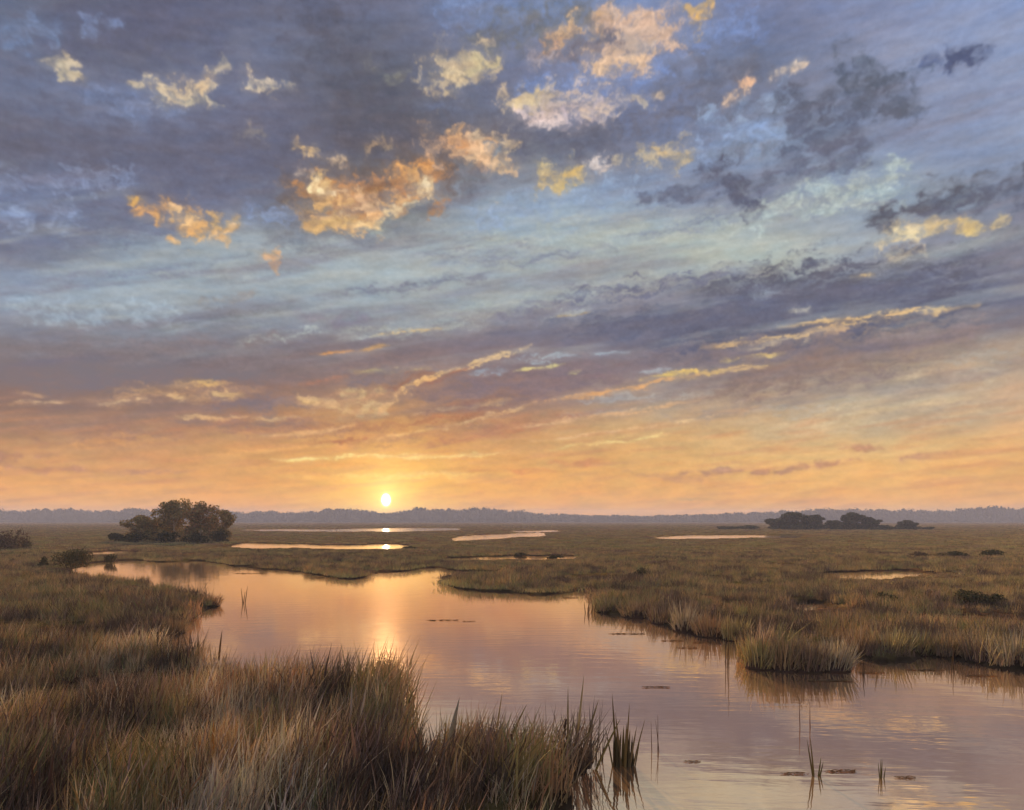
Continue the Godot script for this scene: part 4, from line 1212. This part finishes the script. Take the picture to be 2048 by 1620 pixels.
func weed_mats() -> void:
	var g := "weed floating on the lagoon"
	var list := [
		[Vector3(-2.07, 0, -23.88), 0.93, 0.25, "long thin brown weed streak in mid lagoon"],
		[Vector3(-1.27, 0, -23.65), 0.38, 0.2, "short weed scrap right of the long streak in mid lagoon"],
		[Vector3(2.24, 0, -9.92), 0.22, 0.16, "ochre leaf scrap floating in the lower right water"],
		[Vector3(3.34, 0, -9.45), 0.32, 0.14, "dark weed scrap left of the forked green reed"],
		[Vector3(3.91, 0, -9.54), 0.42, 0.2, "brown weed patch right of the forked green reed"],
		[Vector3(4.58, 0, -9.30), 0.27, 0.3, "ochre weed patch right of the small green sprout"],
		[Vector3(2.58, 0, -14.33), 0.50, 0.14, "brown weed line in the water left of the tall stalks"],
		[Vector3(-14.75, 0, -44.86), 1.85, 0.5, "rusty weed patch near the far left shore"],
		[Vector3(4.11, 0, -18.75), 0.52, 0.5, "dark weed clump below the yellowish upright tussock"],
		[Vector3(4.73, 0, -19.59), 0.69, 0.4, "brown weed raft right of the weed clump"],
		[Vector3(3.04, 0, -21.05), 0.92, 0.2, "thin weed line off the right bank's second tussock"],
		[Vector3(-9.93, 0, -41.38), 0.88, 0.4, "small weed patch below the far shore point"],
		[Vector3(5.83, 0, -14.91), 1.12, 0.14, "long weed and mud scum line in front of the big tussock block"],
		[Vector3(7.07, 0, -15.69), 0.59, 0.3, "weed raft in the corner right of the big tussock block"],
		[Vector3(8.26, 0, -16.00), 0.80, 0.22, "weed line along the right shore"],
		[Vector3(9.00, 0, -15.38), 0.67, 0.2, "weed line near the right edge"],
		[Vector3(3.98, 0, -19.83), 0.57, 0.4, "weed clump under the third bank tussock"],
		[Vector3(2.23, 0, -30.77), 0.62, 0.4, "weed scrap off the far shore's right end"]]
	for s in list:
		var t := thing("weed_mat", s[3], "floating weed", s[0], g)
		var w: float = s[1]
		var deep: float = w * s[2]
		var m := start()
		for k in 60:
			var a := rng.randf() * TAU
			var r := sqrt(rng.randf())
			var p := Vector3(cos(a) * r * w * 0.5, rng.randf_range(0.004, 0.015), sin(a) * r * deep * 0.5)
			var turn := rng.randfn() * 0.5
			var u := Vector3(cos(turn), rng.randf_range(-0.06, 0.1), sin(turn)) * w * rng.randf_range(0.04, 0.1)
			var v := Vector3(-sin(turn), 0, cos(turn)) * w * rng.randf_range(0.006, 0.014)
			quad(m, p - u, p + v + Vector3(0, 0.006, 0), p + u, p - v + Vector3(0, 0.006, 0), vary([Color(0.20, 0.14, 0.08), Color(0.28, 0.18, 0.09), Color(0.14, 0.11, 0.07)][k % 3], 0.3))
		part("leaves", m.commit(), grass_material, t).set_meta("kind", "stuff")
		var sprigs := start()
		for k in 8:
			var x := rng.randf_range(-0.4, 0.4) * w
			blade(sprigs, Vector3(x, -0.02, 0), Vector3(x + rng.randfn() * 0.05 * w, 0.05 * w * rng.randf_range(0.4, 1.2), 0), Vector3(0.02, 0, 0), 0.012 * w + 0.004, vary(Color(0.09, 0.06, 0.04), 0.3), 3, rng.randf() * PI)
		part("sprigs", sprigs.commit(), grass_material, t).set_meta("kind", "stuff")


func foreground_leaves() -> void:
	# single leaves and cattails that stand out of the near grass: foot, reach sideways, height, width, bend, colour, label
	var g := "reed leaves standing out of the foreground grass"
	var pale := Color(0.42, 0.38, 0.31)
	var straw := Color(0.34, 0.27, 0.14)
	var olive := Color(0.19, 0.17, 0.075)
	var list := [
		[Vector3(-2.03, 0, -10.43), 0.10, 0.78, 0.035, 0.03, pale, "pale grey upright leaf under the dark tussock point"],
		[Vector3(-2.10, 0, -10.32), 0.04, 0.66, 0.03, 0.0, Color(0.30, 0.29, 0.27), "bluish grey leaf left of the pale upright one"],
		[Vector3(-1.61, 0, -9.23), 0.42, 0.52, 0.045, 0.04, olive, "broad olive leaf slanting up right below the tussock point"],
		[Vector3(-1.48, 0, -8.73), 0.38, 0.42, 0.045, 0.05, olive, "lower broad olive leaf parallel to the one above"],
		[Vector3(-1.34, 0, -9.80), 0.2, 0.5, 0.03, 0.02, straw, "straw leaf rising toward the notch in the grass"],
		[Vector3(-1.63, 0, -8.57), -0.06, 0.62, 0.04, -0.02, Color(0.36, 0.22, 0.15), "pinkish dead leaf low in the middle grass"],
		[Vector3(-0.83, 0, -9.50), 0.16, 0.66, 0.05, 0.03, Color(0.27, 0.27, 0.22), "wide grey green leaf in the second grass clump"],
		[Vector3(-0.71, 0, -8.16), 0.14, 0.70, 0.022, 0.02, straw, "thin yellow stalk, left of the low pair"],
		[Vector3(-0.66, 0, -8.11), 0.16, 0.66, 0.02, 0.02, straw, "thin yellow stalk, right of the low pair"],
		[Vector3(-0.25, 0, -9.70), 0.1, 0.86, 0.02, 0.02, straw, "tall curved blade above the second grass clump"],
		[Vector3(-0.15, 0, -9.80), 0.22, 0.72, 0.026, 0.1, olive, "blade arching right above the second grass clump"],
		[Vector3(0.76, 0, -9.80), 0.10, 1.05, 0.022, 0.0, Color(0.33, 0.30, 0.17), "tallest blade with a pale tip at the right of the grass"],
		[Vector3(0.68, 0, -9.76), 0.0, 0.92, 0.018, 0.0, olive, "upright thin blade left of the tallest pale tipped blade"],
		[Vector3(0.83, 0, -9.80), 0.16, 0.76, 0.022, 0.05, olive, "leaning blade right of the tallest pale tipped blade"],
		[Vector3(1.00, 0, -9.60), 0.22, 0.45, 0.024, 0.05, olive, "outermost blade leaning right over the water"],
		[Vector3(-5.26, 0, -9.23), 0.0, 0.74, 0.04, 0.02, pale, "whitish leaf at the left of the foreground"],
		[Vector3(-4.75, 0, -8.57), 0.10, 0.56, 0.045, -0.03, Color(0.40, 0.28, 0.2), "peach coloured dead leaf below the whitish left leaf"],
		[Vector3(-3.92, 0, -9.23), -0.06, 0.46, 0.025, -0.03, pale, "small pale leaf in the left middle grass"],
		[Vector3(-3.29, 0, -8.73), 0.03, 0.60, 0.04, 0.03, Color(0.34, 0.19, 0.07), "orange brown leaf in the left middle grass"],
		[Vector3(-5.08, 0, -11.71), -0.05, 0.60, 0.04, -0.04, olive, "olive leaf near the top of the left grass"],
		[Vector3(-2.50, 0, -9.23), 0.05, 0.56, 0.024, 0.0, straw, "yellowish upright leaf in the centre left grass"],
		[Vector3(-5.79, 0, -15.74), 0.06, 0.62, 0.03, 0.05, brown_(), "dark curved blade tip rising over the left shore"],
		[Vector3(-6.16, 0, -15.74), 0.0, 0.58, 0.03, 0.0, brown_(), "dark upright blade tip over the left shore"]]
	for s in list:
		var t := thing("reed_leaf", s[6], "reed leaf", s[0], g)
		t.position.y = 0.08
		reed(t, "blade", Vector3(0, -0.1, 0), Vector3(s[1] * 1.2, s[2] * (1.28 if s[2] < 0.7 else 1.0), 0.05), s[3] * 1.6, s[5], s[4], rng.randf_range(-0.3, 0.3))
	# the bent pale leaf that lies across the second clump
	var bent := thing("bent_leaf", "pale bent leaf lying across the second grass clump", "reed leaf", Vector3(-0.34, 0, -9.23), g)
	bent.position.y = 0.08
	reed(bent, "blade", Vector3(0, -0.1, 0), Vector3(0.02, 0.58, 0.05), 0.03, pale, 0.0, 0.1)
	reed(bent, "broken_tip", Vector3(0.02, 0.57, 0.05), Vector3(0.36, 0.48, 0.1), 0.035, pale, 0.02, 1.2)
	var bow := thing("bent_leaf", "straw leaf folded over beside the low yellow stalks", "reed leaf", Vector3(-0.62, 0, -8.35), g)
	bow.position.y = 0.08
	reed(bow, "blade", Vector3(0, -0.1, 0), Vector3(0.04, 0.62, 0.05), 0.03, straw, 0.0, 0.1)
	reed(bow, "broken_tip", Vector3(0.04, 0.61, 0.05), Vector3(0.28, 0.36, 0.1), 0.035, straw, 0.03, 0.4)
	# cattails
	var c := "cattails in the foreground grass"
	for s in [[Vector3(0.58, 0, -9.50), 0.06, 0.60, "dark cattail head near the right end of the foreground grass"], [Vector3(0.09, 0, -8.97), -0.10, 0.56, "left leaning cattail in the second grass clump"], [Vector3(0.03, 0, -8.89), 0.12, 0.54, "right leaning cattail crossing the left leaning one"]]:
		var t := thing("cattail", s[3], "cattail", s[0], c)
		t.position.y = 0.05
		var tip := Vector3(s[1], s[2], 0.02)
		reed(t, "stem", Vector3(0, -0.1, 0), tip, 0.012, Color(0.12, 0.09, 0.05))
		var st := start()
		var d := tip.normalized()
		tube(st, [tip - d * 0.2, tip - d * 0.19, tip - d * 0.1, tip - d * 0.01, tip], [0.004, 0.014, 0.016, 0.013, 0.003], 8, Color(0.045, 0.025, 0.018))
		part("seed_head", st.commit(), bark_material, t)


func brown_() -> Color:
	return Color(0.10, 0.07, 0.04)
